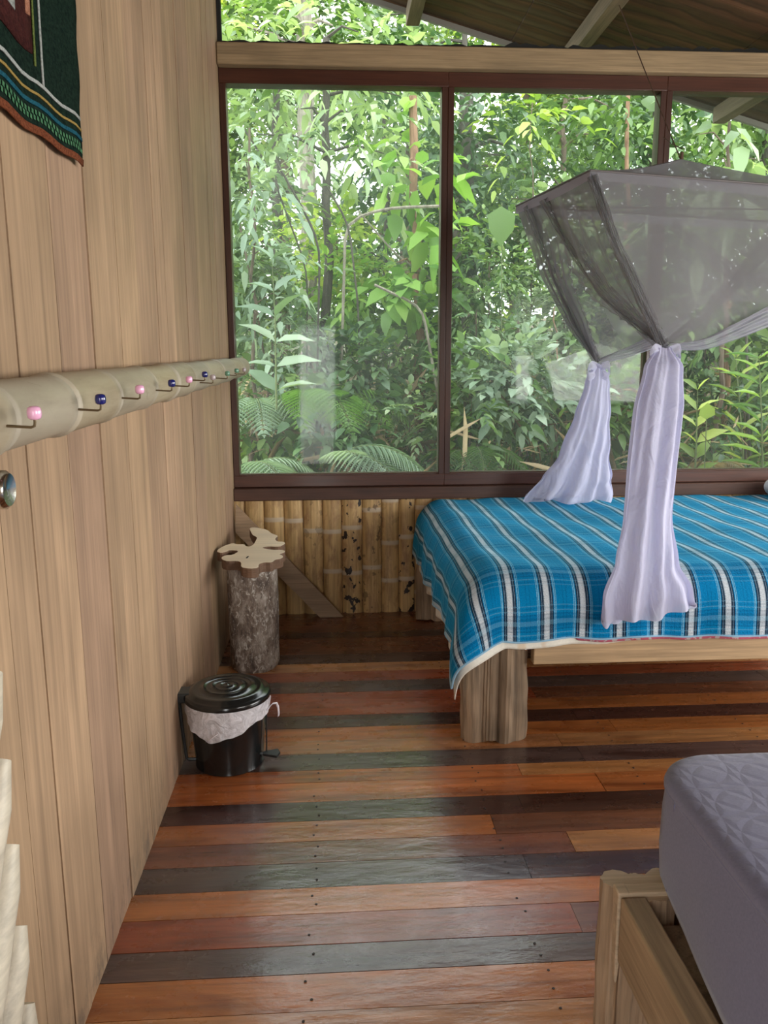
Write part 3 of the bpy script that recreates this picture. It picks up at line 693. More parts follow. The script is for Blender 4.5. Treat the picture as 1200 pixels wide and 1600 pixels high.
def drape(name, mat, r, ov_l, ov_f, off, x1, y1, amp, thick, seedp=0, uvshift=True, sub=.02, xstart=None, hem=None):
    # cloth laid on the mattress, hanging over the left end and the near side, coned at the corner
    top = TZ+off; ex, ey = EX-off, EY-off
    us = list(np.arange(-ov_l, x1-(ex+r)+.001, sub)) if xstart is None else list(np.arange(xstart-(ex+r), x1-(ex+r)+.001, sub))
    vs = list(np.arange(-ov_f, y1-(ey+r)+.001, sub))
    P = []; UV = []
    q0 = pi*r/2
    for u in us:
        row = []
        for v in vs:
            a = max(0, -u); b = max(0, -v)
            if b > 0 and hem: b *= 1+hem(u)*(b/ov_f)
            s_ = hypot(a, b)
            if s_ <= 0: x, y, z = ex+r+u, ey+r+v, top
            else:
                if s_ < q0: o_, d = r*sin(s_/r), r*(1-cos(s_/r))
                else: o_, d = r, r+(s_-q0)
                ph = atan2(a, b); fl_ = min(1, max(0, s_-q0*.6)/.25)
                o_ += .10*fl_*sin(2*ph)**2+.02*fl_
                if b > a: along = ex+r+u if a == 0 else ex+r
                k = (u if a == 0 else 0)*15 + (v if b == 0 else 0)*13 + ph*4.2+seedp
                o_ += amp*fl_*(sin(k)+.5*sin(2.3*k+1))
                d += amp*.6*fl_*sin(k*1.3+.5)
                x = ex+r-o_*sin(ph)+(u if a == 0 else 0); y = ey+r-o_*cos(ph)+(v if b == 0 else 0); z = top-d
            z += .005*sin(u*7+1)*cos(v*6)+.003*sin(u*19+v*13)
            row.append((x, y, z)); UV.append((ex+r+u, ey+r+v))
        P.append(row)
    m = MB(); m.grid(P); o = m.build(name, mat, smooth=True, angle=180, uvs=UV)
    md = o.modifiers.new('sub', 'SUBSURF'); md.levels = 1; md.render_levels = 1
    md = o.modifiers.new('t', 'SOLIDIFY'); md.thickness = thick; md.offset = 0
    return o, P
o, P = drape('under_blanket', M['pinkcloth'], .15, .0, .352, -.011, 2.9, 4.74, .011, .004, 0, xstart=.95)
tag(o, 'pink patterned under-blanket showing as a thin edge below the blue plaid blanket', 'blanket')
o, P = drape('bed_sheet', M['sheet'], .15, .47, .362, -.018, 2.9, 4.74, .011, .004, 0, hem=lambda u: -.10*max(0, min(1, (u-.3)/.5)))
tag(o, 'cream sheet hanging from the bed corner below the blue plaid blanket', 'sheet')
o, P = drape('plaid_blanket', M['blanket'], .15, .425, .345, 0, 2.9, 4.76, .011, .008, 0)
tag(o, 'turquoise plaid wool blanket with white and black stripes spread over the bed', 'blanket')
# overlocked edge
m = MB(); edge = [P[0][j] for j in range(len(P[0])-1, -1, -1)]+[P[i][0] for i in range(1, len(P))]
m.tube(edge, .0055, 6); m.build('edge_stitching', M['stitch'], o)
# pillow just entering at the right
m = MB(); m.box((2.63, 4.35, .735), (2.9, 4.74, .84)); o = m.build('pillow', M['pillow']); tag(o, 'white pillow corner on the plaid blanket at the right edge', 'pillow')
md = o.modifiers.new('b', 'BEVEL'); md.width = .055; md.segments = 6
# ================================================================== SECOND BED
b2 = empty('timber_bed', (1.3, .7, 0)); tag(b2, 'rough timber bed at the lower right with a sawn corner post and thick rail', 'bed')
lobes2 = [(-.040, .012, .034), (.0, -.012, .045), (.055, .012, .034), (.03, -.02, .04), (-.02, -.03, .03)]
lobed_post('bed_post', .622, 1.462, lobes2, .475, M['legwood'], b2, seed=2)
m = MB(); m.box((.562, 1.418, .455), (.72, 1.45, .484)); m.add([(.5615, 1.4175, .4855), (.586, 1.4175, .4855), (.586, 1.4505, .4855), (.5615, 1.4505, .4855), (.565, 1.424, .27), (.572, 1.424, .27), (.572, 1.446, .30), (.565, 1.446, .30)], [(0, 1, 5, 4), (1, 2, 6, 5), (2, 3, 7, 6), (3, 0, 4, 7), (4, 5, 6, 7), (0, 1, 2, 3)])
m.build('joint_block', M['endgrain'], b2, bevel=.003)
m = MB(); m.box((.566, -.45, .33), (.619, 1.415, .478)); m.build('side_rail', M['bedwood_y'], b2, bevel=.004)
m = MB(); m.box((.622, -.44, .34), (.715, 1.39, .43)); m.build('gap_filler', M['legwood'], b2, bevel=.003)  # added strip hiding the floor where the gap lies in shadow
m = MB(); m.box((.70, 1.43, .36), (2.05, 1.48, .47)); m.build('bed_rail', M['bedwood'], b2, bevel=.004)
for k in range(9):
    y = 1.22-k*.19; m = MB(); m.box((.71, y, .455), (2.0, y+.11, .473)); m.build('slat', M['bedwood'], b2, smooth=False)
lobed_post('bed_post', .622, -.50, lobes2, .475, M['legwood'], b2, seed=4)
lobed_post('bed_post', 2.05, 1.462, lobes2, .475, M['legwood'], b2, seed=7); lobed_post('bed_post', 2.05, -.50, lobes2, .475, M['legwood'], b2, seed=8)
# lavender mattress with rounded corner
mt = empty('lavender_mattress', (1.3, .55, .48)); tag(mt, 'thick mattress in a quilted grey-lavender cover on the timber bed at lower right', 'mattress')
mx0, mx1, my0, my1, z0, z1, rc = .657, 2.0, -.45, 1.552, .478, .722, .13
def outline(ins, n=14, bulge=0):
    pts = []; r = max(.02, rc-ins)
    for (cx, cy, a0) in ((mx1-rc, my1-rc, 0), (mx0+rc, my1-rc, 90), (mx0+rc, my0+rc, 180), (mx1-rc, my0+rc, 270)):
        for k in range(n+1):
            a = radians(a0+90*k/n); pts.append((cx+r*cos(a), cy+r*sin(a)))
    res = []
    N = len(pts)
    for i in range(N):
        a, b = Vector(pts[i]), Vector(pts[(i+1) % N]); L = (b-a).length; k = max(1, int(L/.04))
        for q_ in range(k): res.append(a.lerp(b, q_/k))
    return res
prof = [(.03, z0), (.008, z0+.006), (.0, z0+.03), (-.004, z0+.10), (-.002, z0+.17), (.001, z1-.045), (.003, z1-.03)]
m = MB(); R_ = []
for ins, z in prof:
    o_ = outline(ins); N = len(o_); R_.append([(p.x-.05*(1 if p.x < 1 else 0)*min(1, max(0, (1.45-p.y)/.38))*(1-(z-z0)/(z1-z0))**1.3+.0035*sin(i*.9)*(1 if z < z0+.12 else .3)*sin((z-z0)*22), p.y+.002*sin(i*1.7), z+.0015*sin(i*.5)) for i, p in enumerate(o_)])
m.grid(R_, closed=True); m.build('mattress_side', M['lavender'], mt, angle=180)
m = MB(); R_ = []
for ins, z in [(.003, z1-.03), (-.002, z1-.020), (.002, z1-.010), (.012, z1-.003), (.03, z1), (.06, z1+.003), (.12, z1+.004)]:
    R_.append([(p.x, p.y, z) for p in outline(ins)])
L_ = min(len(r) for r in R_)
R2 = []
base_o = outline(0)
for ins, z in [(.003, z1-.03), (-.002, z1-.020), (.002, z1-.010), (.012, z1-.003), (.03, z1), (.07, z1+.003)]:
    row = []
    for p in base_o:
        c = Vector((min(max(p.x, mx0+rc), mx1-rc), min(max(p.y, my0+rc), my1-rc))); d = p-c
        d = d.normalized() if d.length > 1e-6 else Vector((0, 0)); row.append((p.x-d.x*ins, p.y-d.y*ins, z))
    R2.append(row)
m.grid(R2, closed=True); m.f.append(tuple(range((len(R2)-1)*len(base_o), len(R2)*len(base_o)))); m.m.append(0)
m.build('quilted_top', M['lavender'], mt, angle=180)
m = MB(); ring = [(p[0]-.001, p[1]+.001, z1-.028) for p in R2[0]]; m.tube(ring+[ring[0]], .0032, 6); m.build('piping', M['lavender'], mt)
m = MB(); m.tube([(mx0-.003+.004*(t > 3), my1-rc-.02+.0, z0+.02+t*.03) for t in range(8)], .0014, 5); m.build('corner_seam', M['lavender'], mt)

# ================================================================== MOSQUITO NET
NZ = 2.30
NL = Vector(onZ(922, 266, NZ)); FLc = Vector(onZ(806, 322, NZ)); dn = Vector((.965, .245, 0)).normalized()
W_ = 1.7
NR = NL+dn*W_; FR = FLc+dn*W_; APX = Vector(onZ(1065, 249, 2.455))
KA = Vector(onY(934, 566, 4.25)); KB = Vector(onY(1035, 540, 3.32)); KBR = NR+Vector((.05, -.05, -.78)); KAR = FR+Vector((.05, .05, -.78))
net = empty('mosquito_net', (1.5, 3.8, 1.5)); tag(net, 'sheer grey mosquito net hung over the bed, tied into two gathered tails', 'mosquito net')
def poly(pts, t):
    pts = [Vector(p) for p in pts]
    L = [0]
    for a, b in zip(pts, pts[1:]): L.append(L[-1]+(b-a).length)
    d = t*L[-1]
    for i in range(len(pts)-1):
        if d <= L[i+1]+1e-9: return pts[i].lerp(pts[i+1], (d-L[i])/max(1e-9, L[i+1]-L[i]))
    return pts[-1].copy()
def smoothc(pts, n=40, it=3):
    P = [poly(pts, i/n) for i in range(n+1)]
    for _ in range(it): P = [P[0]]+[(P[i-1]+P[i]*2+P[i+1])/4 for i in range(1, n)]+[P[-1]]
    return P
def sheet(left, right, nu, nv, folds, amp, sag=0, name='net_panel', mat='net', bow=(0, 0, 0), ruf=None):
    # surface spanned between two edge curves (each from top to bottom), with fold waves across it
    Lc, Rc = smoothc(left, nv), smoothc(right, nv); P = []
    for j in range(nv+1):
        t = j/nv; row = []
        a, b = Lc[j], Rc[j]; n_ = (b-a).cross(Vector((0, 0, 1))); n_ = n_.normalized() if n_.length > 1e-5 else Vector((0, 1, 0))
        for i in range(nu+1):
            s_ = i/nu; w = sin(pi*s_)
            p = a.lerp(b, s_)+n_*(amp*sin(folds*2*pi*s_+1.3*t)*min(1, t*2.2+.15)*w**.3)+Vector(bow)*(w*sin(pi*min(1, t)))
            p.z -= sag*w*(1-t)
            if ruf and ((ruf == 'L' and i < 2) or (ruf == 'R' and i > nu-2)):
                p += Vector((.010*sin(j*1.9), .012*cos(j*1.9), .004*sin(j*2.7)))*(1 if i in (0, nu) else .5)
            row.append(p)
        P.append(row)
    m = MB(); m.grid(P); o = m.build(name, M[mat], net, angle=180); return o
ML = FLc.lerp(NL, .45)
def pY(x, y, d): return Vector(onY(x, y, d))
# left end, rear half: falls to the far knot
e_lr_out = [FLc, pY(845, 430, 4.2), pY(893, 520, 4.23), KA]
e_lr_in = [ML, pY(882, 370, 3.85), pY(893, 440, 3.95), pY(918, 500, 4.1), pY(930, 545, 4.2), KA]
sheet(e_lr_out, e_lr_in, 44, 60, 5, .016, ruf='R')
# left end, front half: falls to the near knot
e_lf_in = [ML, pY(892, 420, 3.62), pY(925, 468, 3.55), pY(975, 500, 3.45), pY(1015, 528, 3.36), KB]
e_lf_out = [NL, pY(962, 380, 3.30), pY(1000, 470, 3.3), KB]
sheet(e_lf_in, e_lf_out, 44, 60, 4, .014, ruf='L')
# near long side
hemB = [KB, pY(1100, 533, 3.36), pY(1160, 505, 3.44), pY(1215, 478, 3.5), NR.lerp(KBR, .9)]
P = []; nu, nv = 60, 36; top = [NL.lerp(NR, i/nu) for i in range(nu+1)]; bot = smoothc(hemB, nu, 4)
lefte = smoothc([NL, pY(962, 380, 3.3), pY(1000, 470, 3.3), KB], nv)
for i in range(nu+1):
    row = []
    for j in range(nv+1):
        s_, t = i/nu, j/nv; p = top[i].lerp(bot[i], t)
        w0 = lefte[j]-top[0].lerp(bot[0], t); p += w0*(1-s_)
        p += Vector((0, 1, 0))*.02*sin(s_*19+t*3)*t*(1-s_)**.5*(1-abs(2*t-1)*.3)
        row.append(p)
    P.append(row)
m = MB(); m.grid(P); m.build('net_panel', M['net'], net, angle=180)
def band(pts, w0, w1, name='net_hem', mat='net_band', n=40, fold=.012, up=Vector((0, 0, 1))):
    C = smoothc(pts, n); P = []
    for i, p in enumerate(C):
        t = i/n; w = w0+(w1-w0)*min(1, t*1.6); tg = (C[min(i+1, n)]-C[max(i-1, 0)]).normalized(); sd = Vector((0, -1, 0)); u_ = tg.cross(sd).normalized()*-1
        if u_.z < 0: u_ = -u_
        P.append([p+u_*(w*q/9)+sd*(fold*sin(q*1.9+t*5)+.004*sin(i*.9+q)) for q in range(-9, 10)])
    m = MB(); m.grid(P); return m.build(name, M[mat], net, angle=180)
band([KB+Vector((0, 0, -.005)), pY(1100, 540, 3.34), pY(1160, 514, 3.40), pY(1215, 488, 3.48), NR.lerp(KBR, .9)], .012, .062)
band([KB, pY(1100, 495, 3.4), pY(1160, 425, 3.5), pY(1210, 375, 3.6), NR+Vector((0, 0, -.06))], .012, .05, mat='net')
# thick gathers falling from the near-left and far-left frame corners
band([NL+Vector((.01, 0, -.02)), pY(962, 380, 3.28), pY(1000, 460, 3.28), KB], .022, .022, mat='net')
band([FLc.lerp(NL, .2)+Vector((0, 0, -.02)), pY(865, 420, 4.1), pY(905, 510, 4.18), KA], .03, .025, mat='net')
band([ML+Vector((0, -.01, -.03)), pY(900, 390, 3.6), pY(950, 460, 3.5), KB], .035, .03, mat='net')
# far long side
P = []; hemA = [KA, pY(985, 545, 4.25), pY(1030, 522, 4.25), pY(1110, 470, 4.35), FR.lerp(KAR, .55)]; bot = smoothc(hemA, nu, 4); topf = [FLc.lerp(FR, i/nu) for i in range(nu+1)]
lefte = smoothc(e_lr_out, nv)
for i in range(nu+1):
    row = []
    for j in range(nv+1):
        s_, t = i/nu, j/nv; p = topf[i].lerp(bot[i], t); w0 = lefte[j]-topf[0].lerp(bot[0], t); p += w0*(1-s_)
        p += Vector((0, 1, 0))*.02*sin(s_*23+t*2)*t*(1-s_)**.5; row.append(p)
    P.append(row)
m = MB(); m.grid(P); m.build('net_panel', M['net'], net, angle=180)
band([KA, pY(985, 549, 4.22), pY(1030, 530, 4.2), pY(1080, 500, 4.25)], .014, .04)
band([FR+Vector((-.1, 0, -.3)), pY(1160, 440, 4.4), pY(1100, 390, 4.3), pY(1050, 350, 4.25)], .04, .03, mat='net')
# right end
sheet([NR, NR+Vector((.03, .0, -.4)), KBR], [FR, FR+Vector((.03, 0, -.4)), KAR], 24, 24, 5, .015)
# top
m = MB(); cor = [FLc, NL, NR, FR]
for k in range(4):
    a, b = cor[k], cor[(k+1) % 4]; P = []
    for i in range(17):
        e_ = a.lerp(b, i/16); P.append([e_.lerp(APX, j/12)+Vector((0, 0, -.035*sin(pi*j/12)*sin(pi*i/16)-.015*sin(pi*j/12))) for j in range(13)])
    m.grid(P)
m.build('canopy_top', M['net'], net, angle=180)
# edge border of doubled cloth
m = MB()
for a, b in zip(cor, cor[1:]+cor[:1]):
    C = [a.lerp(b, i/16)+Vector((0, 0, -.012*sin(pi*i/16))) for i in range(17)]; m.grid([[p+Vector((0, 0, .004)), p+Vector((0, 0, -.035))] for p in C])
m.build('edge_border', M['net_band'], net, angle=180)
for a, b in zip(cor, cor[1:]+cor[:1]):
    m = MB(); m.tube([a, b], .0045, 8); m.build('frame_rod', M['rod'], net)
for a, b in ((FLc, FR.lerp(NR, .5)), (NL.lerp(FLc, .5), APX)):
    m = MB(); m.tube([a, b], .003, 6); m.build('cross_rod', M['rod'], net)
rt = roof_hit(962, -6, -.03)
m = MB(); m.tube([APX+Vector((0, 0, -.01)), APX.lerp(Vector(rt), .5)+Vector((0, 0, -.01)), rt], .003, 6); m.tube([APX+Vector((0, 0, .045)), Vector(onY(1050, 225, 4.6)), Vector(onY(1036, 214, 4.8))], .0025, 6); m.tube([APX+Vector((0, 0, .03)), APX+Vector((0, 0, .0))], .008, 8)
m.build('hanging_cord', M['cord'], net)
# the two tails
def tail(rings, name, folds, seed, mat='net_tail', slant=0):
    # rings: (left px, right px, py, depth, thickness)
    n = 96; K = []
    for (xl, xr, py, d, th) in rings:
        a, b = onY(xl, py, d), onY(xr, py, d); K.append(((a+b)/2, float(b[0]-a[0])/2, th))
    P = []; N = 60
    for i in range(N+1):
        f = i/N*(len(K)-1); k = min(int(f), len(K)-2); q = f-k; q2 = q*q*(3-2*q)
        c = K[k][0]*(1-q)+K[k+1][0]*q; w = K[k][1]*(1-q2)+K[k+1][1]*q2; th = K[k][2]*(1-q2)+K[k+1][2]*q2
        t = i/N; row = []
        for j in range(n):
            a = 2*pi*j/n
            pl = 1+(.16+.10*t)*sin(folds*a+seed+1.5*t+1.6*sin(2*t+a*1.0+seed)+.8*sin(2*a))+.07*sin((folds*2+1)*a+t*5+seed+1.3*sin(6*t))
            x = c[0]+w*cos(a)*(1+.03*sin(t*9+a*2)); y = c[1]+th*sin(a)*pl*1.0+w*.12*sin(folds*a*.5*2+seed+t*2+1.5*sin(a*2+t*3))
            z = c[2]+.012*sin(t*16+a*2+seed)*(.3+t)
            z += slant*cos(a)*max(0, t-.75)/.25
            if i > N-3: z += .016*sin(a*2+seed)+.010*sin(5*a)
            row.append((x, y, z))
        P.append(row)
    m = MB(); m.grid(P, closed=True); return m.build(name, M[mat], net, angle=180)
tail([(927, 943, 568, 4.25, .02), (915, 952, 600, 4.27, .035), (898, 953, 650, 4.32, .05), (874, 953, 705, 4.38, .06), (848, 954, 750, 4.44, .08), (818, 956, 781, 4.50, .10)], 'net_tail', 9, .5)
tail([(1024, 1048, 543, 3.30, .022), (1008, 1066, 575, 3.24, .04), (992, 1066, 640, 3.16, .045), (982, 1058, 720, 3.07, .05), (975, 1050, 800, 2.98, .05), (962, 1058, 880, 2.935, .045), (944, 1078, 935, 2.92, .04), (942, 1084, 962, 2.915, .035)], 'net_tail', 8, 1.7, slant=.035)
# ruffles: puffs and ribbons at each knot
def knot(c, r, name):
    m = MB(); P = []
    for i in range(25):
        a = 2*pi*i/24; P.append((c.x+r*cos(a), c.y+r*sin(a), c.z+.006*sin(2*a)))
    m.tube(P, .009, 8, cap=False)
    for sg, L in ((-1, .045), (1, .035)):
        C = [c+Vector((sg*r*.6, -r, 0)), c+Vector((sg*(r+L*.6), -r-.02, .012)), c+Vector((sg*(r+L), -r-.01, -.02)), c+Vector((sg*(r+L*.7), -r-.01, -.055)), c+Vector((sg*r, -r*1.2, -.04))]
        C = smoothc(C, 14, 1); m.grid([[p+Vector((0, .010, -.026)), p+Vector((0, -.014, -.008)), p+Vector((0, .002, .008)), p+Vector((0, -.01, .018))] for p in C])
    m.build(name, M['net_tail'], net, angle=180)
knot(KA+Vector((0, 0, -.02)), .022, 'tie'); knot(KB+Vector((0, 0, -.02)), .028, 'tie')

# ================================================================== FOREST OUTSIDE
def gh(x, y):
    return -.45+.13*(y-5)+.10*sin(x*.9+1)*cos(y*.7)+.05*sin(x*2.3+y*1.7)
def ground_mat():
    t = NT('leaf_litter'); o = t.obj(); a = t.noise(o, 9, 6, .75, .5); b2 = t.noise(o, 1.3, 4, .6)
    c = t.ramp(a, [(.3, (.03, .022, .012)), (.5, (.10, .075, .035)), (.7, (.20, .16, .08))]); c = t.mix(t.ramp(b2, [(.4, 0), (.6, .7)]), c, (.04, .075, .02))
    b = t.bsdf(c, .9); t.l(t.bump(a, 1, .05), b.inputs['Normal']); return t.done(b)
M['ground'] = ground_mat()
m = MB(); P = [[(x, y, gh(x, y)) for y in np.arange(5.0, 34, .4)] for x in np.arange(-20, 24.1, .5)]; m.grid(P)
m.grid([[(x, y, -.5) for y in (-12, 5.05)] for x in (-20, 24)])
tag(m.build('ground', M['ground'], angle=180), kind='structure')

def leafmat(name, c1, c2, c3, trans=.35, rough=.42):
    t = NT(name); at = t.attr('tint'); c = t.ramp(at.outputs['Fac'], [(0, c1), (.5, c2), (.85, c3), (1, tuple(min(1, q*1.15) for q in c3))])
    b = t.bsdf(c, rough, Specular_IOR_Level=.5); tl = t.n('ShaderNodeBsdfTranslucent'); t.l(t.mix(1, c, (1.15, 1.25, .6), 'MULTIPLY'), tl.inputs[0])
    m_ = t.n('ShaderNodeMixShader'); m_.inputs[0].default_value = trans; t.l(b.outputs[0], m_.inputs[1]); t.l(tl.outputs[0], m_.inputs[2]); return t.done(m_)
LM = {
 'mid':   leafmat('mid_green_leaves', (.045, .095, .022), (.105, .195, .05), (.24, .35, .11)),
 'dark':  leafmat('deep_green_leaves', (.022, .060, .020), (.058, .125, .045), (.13, .22, .085), .25, .38),
 'pale':  leafmat('pale_green_leaves', (.13, .20, .095), (.25, .35, .17), (.42, .52, .29), .35, .42),
 'lime':  leafmat('lime_leaves', (.16, .26, .04), (.32, .44, .08), (.52, .60, .16), .45),
 'fern':  leafmat('fern_green', (.09, .21, .04), (.20, .37, .07), (.36, .54, .12), .4),
 'ferng': leafmat('grey_green_fern', (.12, .19, .12), (.23, .33, .22), (.38, .48, .34), .3),
 'dry':   leafmat('dry_brown_leaves', (.14, .09, .045), (.30, .21, .11), (.50, .38, .22), .2, .8),
}
def trunkmat(name, c1, c2, c3=None):
    t = NT(name); o = t.obj(); a = t.noise(t.map(o, (14, 14, 3)), 1.5, 5, .7, .5); c = t.ramp(a, [(.3, c1), (.6, c2), (.75, c3 or c2)]); b = t.bsdf(c, .85); t.l(t.bump(a, .6, .01), b.inputs['Normal']); return t.done(b)
TM = {'brown': trunkmat('brown_bark', (.06, .04, .028), (.16, .115, .08), (.24, .20, .15)), 'pale': trunkmat('pale_mottled_bark', (.10, .085, .06), (.30, .27, .21), (.48, .45, .38)),
      'dark': trunkmat('dark_bark', (.025, .022, .016), (.075, .068, .05), (.13, .12, .09)), 'red': trunkmat('reddish_bark', (.14, .07, .04), (.30, .17, .10), (.36, .24, .16)), 'green': trunkmat('green_stem', (.08, .11, .04), (.16, .20, .08))}

TT = np.array([0, .22, .55, 1.0]); TWD = np.array([.36, .44])
def leaf_arrays(P, D, N, Ls, asp, droop, rng):
    """P base, D direction, N approx normal, Ls length -> verts (n*8,3)"""
    D = D/np.linalg.norm(D, axis=1, keepdims=True); Sd = np.cross(D, N); Sd /= (np.linalg.norm(Sd, axis=1, keepdims=True)+1e-9); Nn = np.cross(Sd, D)
    L = Ls[:, None]; dz = np.array([0, 0, -1.0])
    def pt(t, w, h): return P+D*L*t+Sd*L*w+Nn*L*h+dz*L*droop*t*t
    V = np.stack([pt(0, 0, 0), pt(.25, 0, -.0), pt(.62, 0, -.01), pt(1.0, 0, -.02), pt(.25, -asp*.46, .06), pt(.62, -asp*.40, .05), pt(.25, asp*.46, .06), pt(.62, asp*.40, .05)], 1)
    return V.reshape(-1, 3)
LF = [(0, 1, 4), (1, 2, 5, 4), (2, 3, 5), (0, 6, 1), (1, 6, 7, 2), (2, 7, 3)]
def build_leaves(name, V, tint, mat, parent):
    n = len(V)//8; me = bpy.data.meshes.new(name)
    base = np.arange(n)*8
    lens = [len(f) for f in LF]; idx = np.concatenate([np.array(f) for f in LF]); loops = (base[:, None]+idx[None, :]).ravel()
    lt = np.tile(lens, n); ls = np.concatenate([[0], np.cumsum(lt)[:-1]])
    me.vertices.add(len(V)); me.vertices.foreach_set('co', V.astype(np.float32).ravel())
    me.loops.add(len(loops)); me.loops.foreach_set('vertex_index', loops.astype(np.int32))
    me.polygons.add(len(lt)); me.polygons.foreach_set('loop_start', ls.astype(np.int32)); me.polygons.foreach_set('loop_total', lt.astype(np.int32))
    me.polygons.foreach_set('use_smooth', np.ones(len(lt), dtype=bool))
    me.update(calc_edges=True); at = me.attributes.new('tint', 'FLOAT', 'POINT'); at.data.foreach_set('value', np.repeat(tint, 8).astype(np.float32))
    me.materials.append(mat); o = bpy.data.objects.new(name, me); COL.objects.link(o); o.parent = parent
    if parent is not None: o.matrix_parent_inverse = Matrix.Translation(-Vector(parent.location))
    return o
def unit(v): return v/(np.linalg.norm(v, axis=1, keepdims=True)+1e-9)
def sprays(O, D, L, nleaf, size, asp, droop, rng, spread=.9, var=.25, terminal=True):
    """leafy twigs: alternate leaves along arching shoots"""
    n = len(O); D = unit(D); up = np.array([0, 0, 1.0]); Sd = unit(np.cross(D, up[None])+1e-6); Vs, T = [], []
    for k in range(nleaf):
        t = (k+1)/nleaf; pos = O+D*(L*t)[:, None]+np.array([0, 0, -1])*(L*.25*t*t)[:, None]
        sg = 1 if k % 2 else -1
        d = D*(.55+.5*t)+Sd*sg*spread*(1-.55*t)+rng.normal(0, .22, (n, 3))
        if terminal and k == nleaf-1: d = D+rng.normal(0, .15, (n, 3))
        N = up[None]+rng.normal(0, .38, (n, 3))
        Vs.append(leaf_arrays(pos, d, N, size*(1+rng.normal(0, var, n)).clip(.45, 1.7), asp, droop, rng)); T.append(rng.random(n))
    return np.concatenate(Vs), np.concatenate(T)
def crown(clumps, size, per, rng, nleaf=7, asp=.5, droop=.25, twl=.5, up=.15):
    """clumps: (centre, radius) -> leaf verts"""
    Vs, T = [], []
    for c, r in clumps:
        n = max(4, int(per*r*r)); q = unit(rng.normal(0, 1, (n, 3))); rad = r*(.25+.75*rng.random(n)**.5)
        O = np.array(c)+q*rad[:, None]*np.array([1, 1, .8]); D = q+rng.normal(0, .4, (n, 3))+np.array([0, 0, up-.2])
        V, t = sprays(O, D, twl*(.6+.8*rng.random(n)), nleaf, size, asp, droop, rng)
        cl = rng.normal(0, .14); Vs.append(V); T.append(np.clip(t*.75+.12+cl, 0, 1))
    return np.concatenate(Vs), np.concatenate(T)
def trunk_mesh(mb, pts, r0, r1, n=8, wob=.03):
    C = smoothc([Vector(p) for p in pts], 18, 1); C = [p+Vector((random.uniform(-wob, wob), random.uniform(-wob, wob), 0))*(1 if 0 < i < 18 else 0) for i, p in enumerate(C)]
    mb.tube(C, [r0+(r1-r0)*i/18 for i in range(19)], n); return C
def tree(name, label, cat, base, top, clumps, leaf='mid', size=.14, per=40, r0=.08, bark_='brown', nleaf=7, asp=.5, droop=.25, twl=.5, group=None, seed=0, limbs=True, r1=None):
    rng = np.random.default_rng(seed+100); b = Vector(base); root = empty(name, b); tag(root, label, cat, group)
    m = MB(); C = trunk_mesh(m, [b-Vector((0, 0, .2)), b.lerp(Vector(top), .5)+Vector((.05, 0, 0)), top], r0, r1 or r0*.4)
    if limbs:
        for c, r in clumps:
            c = Vector(c); k = min(range(len(C)), key=lambda i: (C[i]-c).length+max(0, C[i].z-c.z)*1.2); k = max(2, k)
            m.tube([C[k], C[k].lerp(c, .5)+Vector((0, 0, .08)), c], [r0*.3, r0*.2, r0*.08], 5)
    m.build('trunk', TM[bark_], root)
    V, t = crown(clumps, size, per, rng, nleaf, asp, droop, twl); build_leaves('foliage', V, t, LM[leaf], root)
    return root
rr = random.Random(5)
# ---- far row: tall trees, sunlit look put into lighter leaf colours
where = ['far left beyond the plank wall', 'behind the left pane', 'behind the middle of the left pane', 'behind the first mullion', 'behind the left of the middle pane', 'behind the net peak', 'behind the right-hand pane', 'far right beyond the net', 'at the far right edge']
xs_far = [-7.5, -4.2, -1.2, 1.6, 4.2, 7.0, 9.8, 12.6, 15.4]
for i, x in enumerate(xs_far):
    y = 19+rr.uniform(-1.5, 2); cl = []
    for k in range(13):
        a = rr.uniform(0, 2*pi); h = 1.6+k*.78+rr.uniform(-.4, .4); rad = rr.uniform(.2, 1.9); cl.append(((x+rad*cos(a), y+rad*sin(a)*.7, h+gh(x, y)-1.0), rr.uniform(.8, 1.35)))
    tree('tall_tree', 'tall light green forest tree in the far row, '+where[i], 'tree', (x, y, gh(x, y)), (x+.3, y, 10.5), cl, 'lime' if i % 3 == 1 else 'pale' if i % 3 == 0 else 'mid', .20, 95, .17, 'brown', seed=i, twl=.6)
# ---- middle row
xs_mid = [(-3.9, 12.5, 'dark'), (-1.0, 13.2, 'pale'), (1.9, 13.5, 'dark'), (4.7, 12.6, 'dark'), (6.9, 13.5, 'mid'), (9.3, 12.4, 'pale'), (-6.4, 12, 'mid'), (12.0, 13, 'dark')]
wm = ['left of the plank wall corner', 'behind the dark slender trunk in the left pane', 'behind the first mullion', 'behind the net in the middle pane', 'behind the right mullion', 'in the right-hand pane', 'far left, outside the glass', 'far right, outside the glass']
for i, (x, y, lf) in enumerate(xs_mid):
    cl = []
    for k in range(12):
        a = rr.uniform(0, 2*pi); h = .6+k*.50+rr.uniform(-.3, .3); rad = rr.uniform(.1, 1.25); cl.append(((x+rad*cos(a), y+rad*sin(a)*.7, h+gh(x, y)), rr.uniform(.45, .85)))
    tree('forest_tree', 'leafy %s green forest tree %s' % ({'dark': 'deep', 'pale': 'pale', 'mid': 'mid'}[lf], wm[i]), 'tree', (x, y, gh(x, y)), (x+.2, y, 6.8), cl, lf, .155, 105, .10, 'dark', seed=20+i, twl=.42)

def pc(px, py, d): return tuple(float(q) for q in onY(px, py, d))
def gp(px, d):
    x = float(onY(px, 700, d)[0]); return (x, d, gh(x, d))
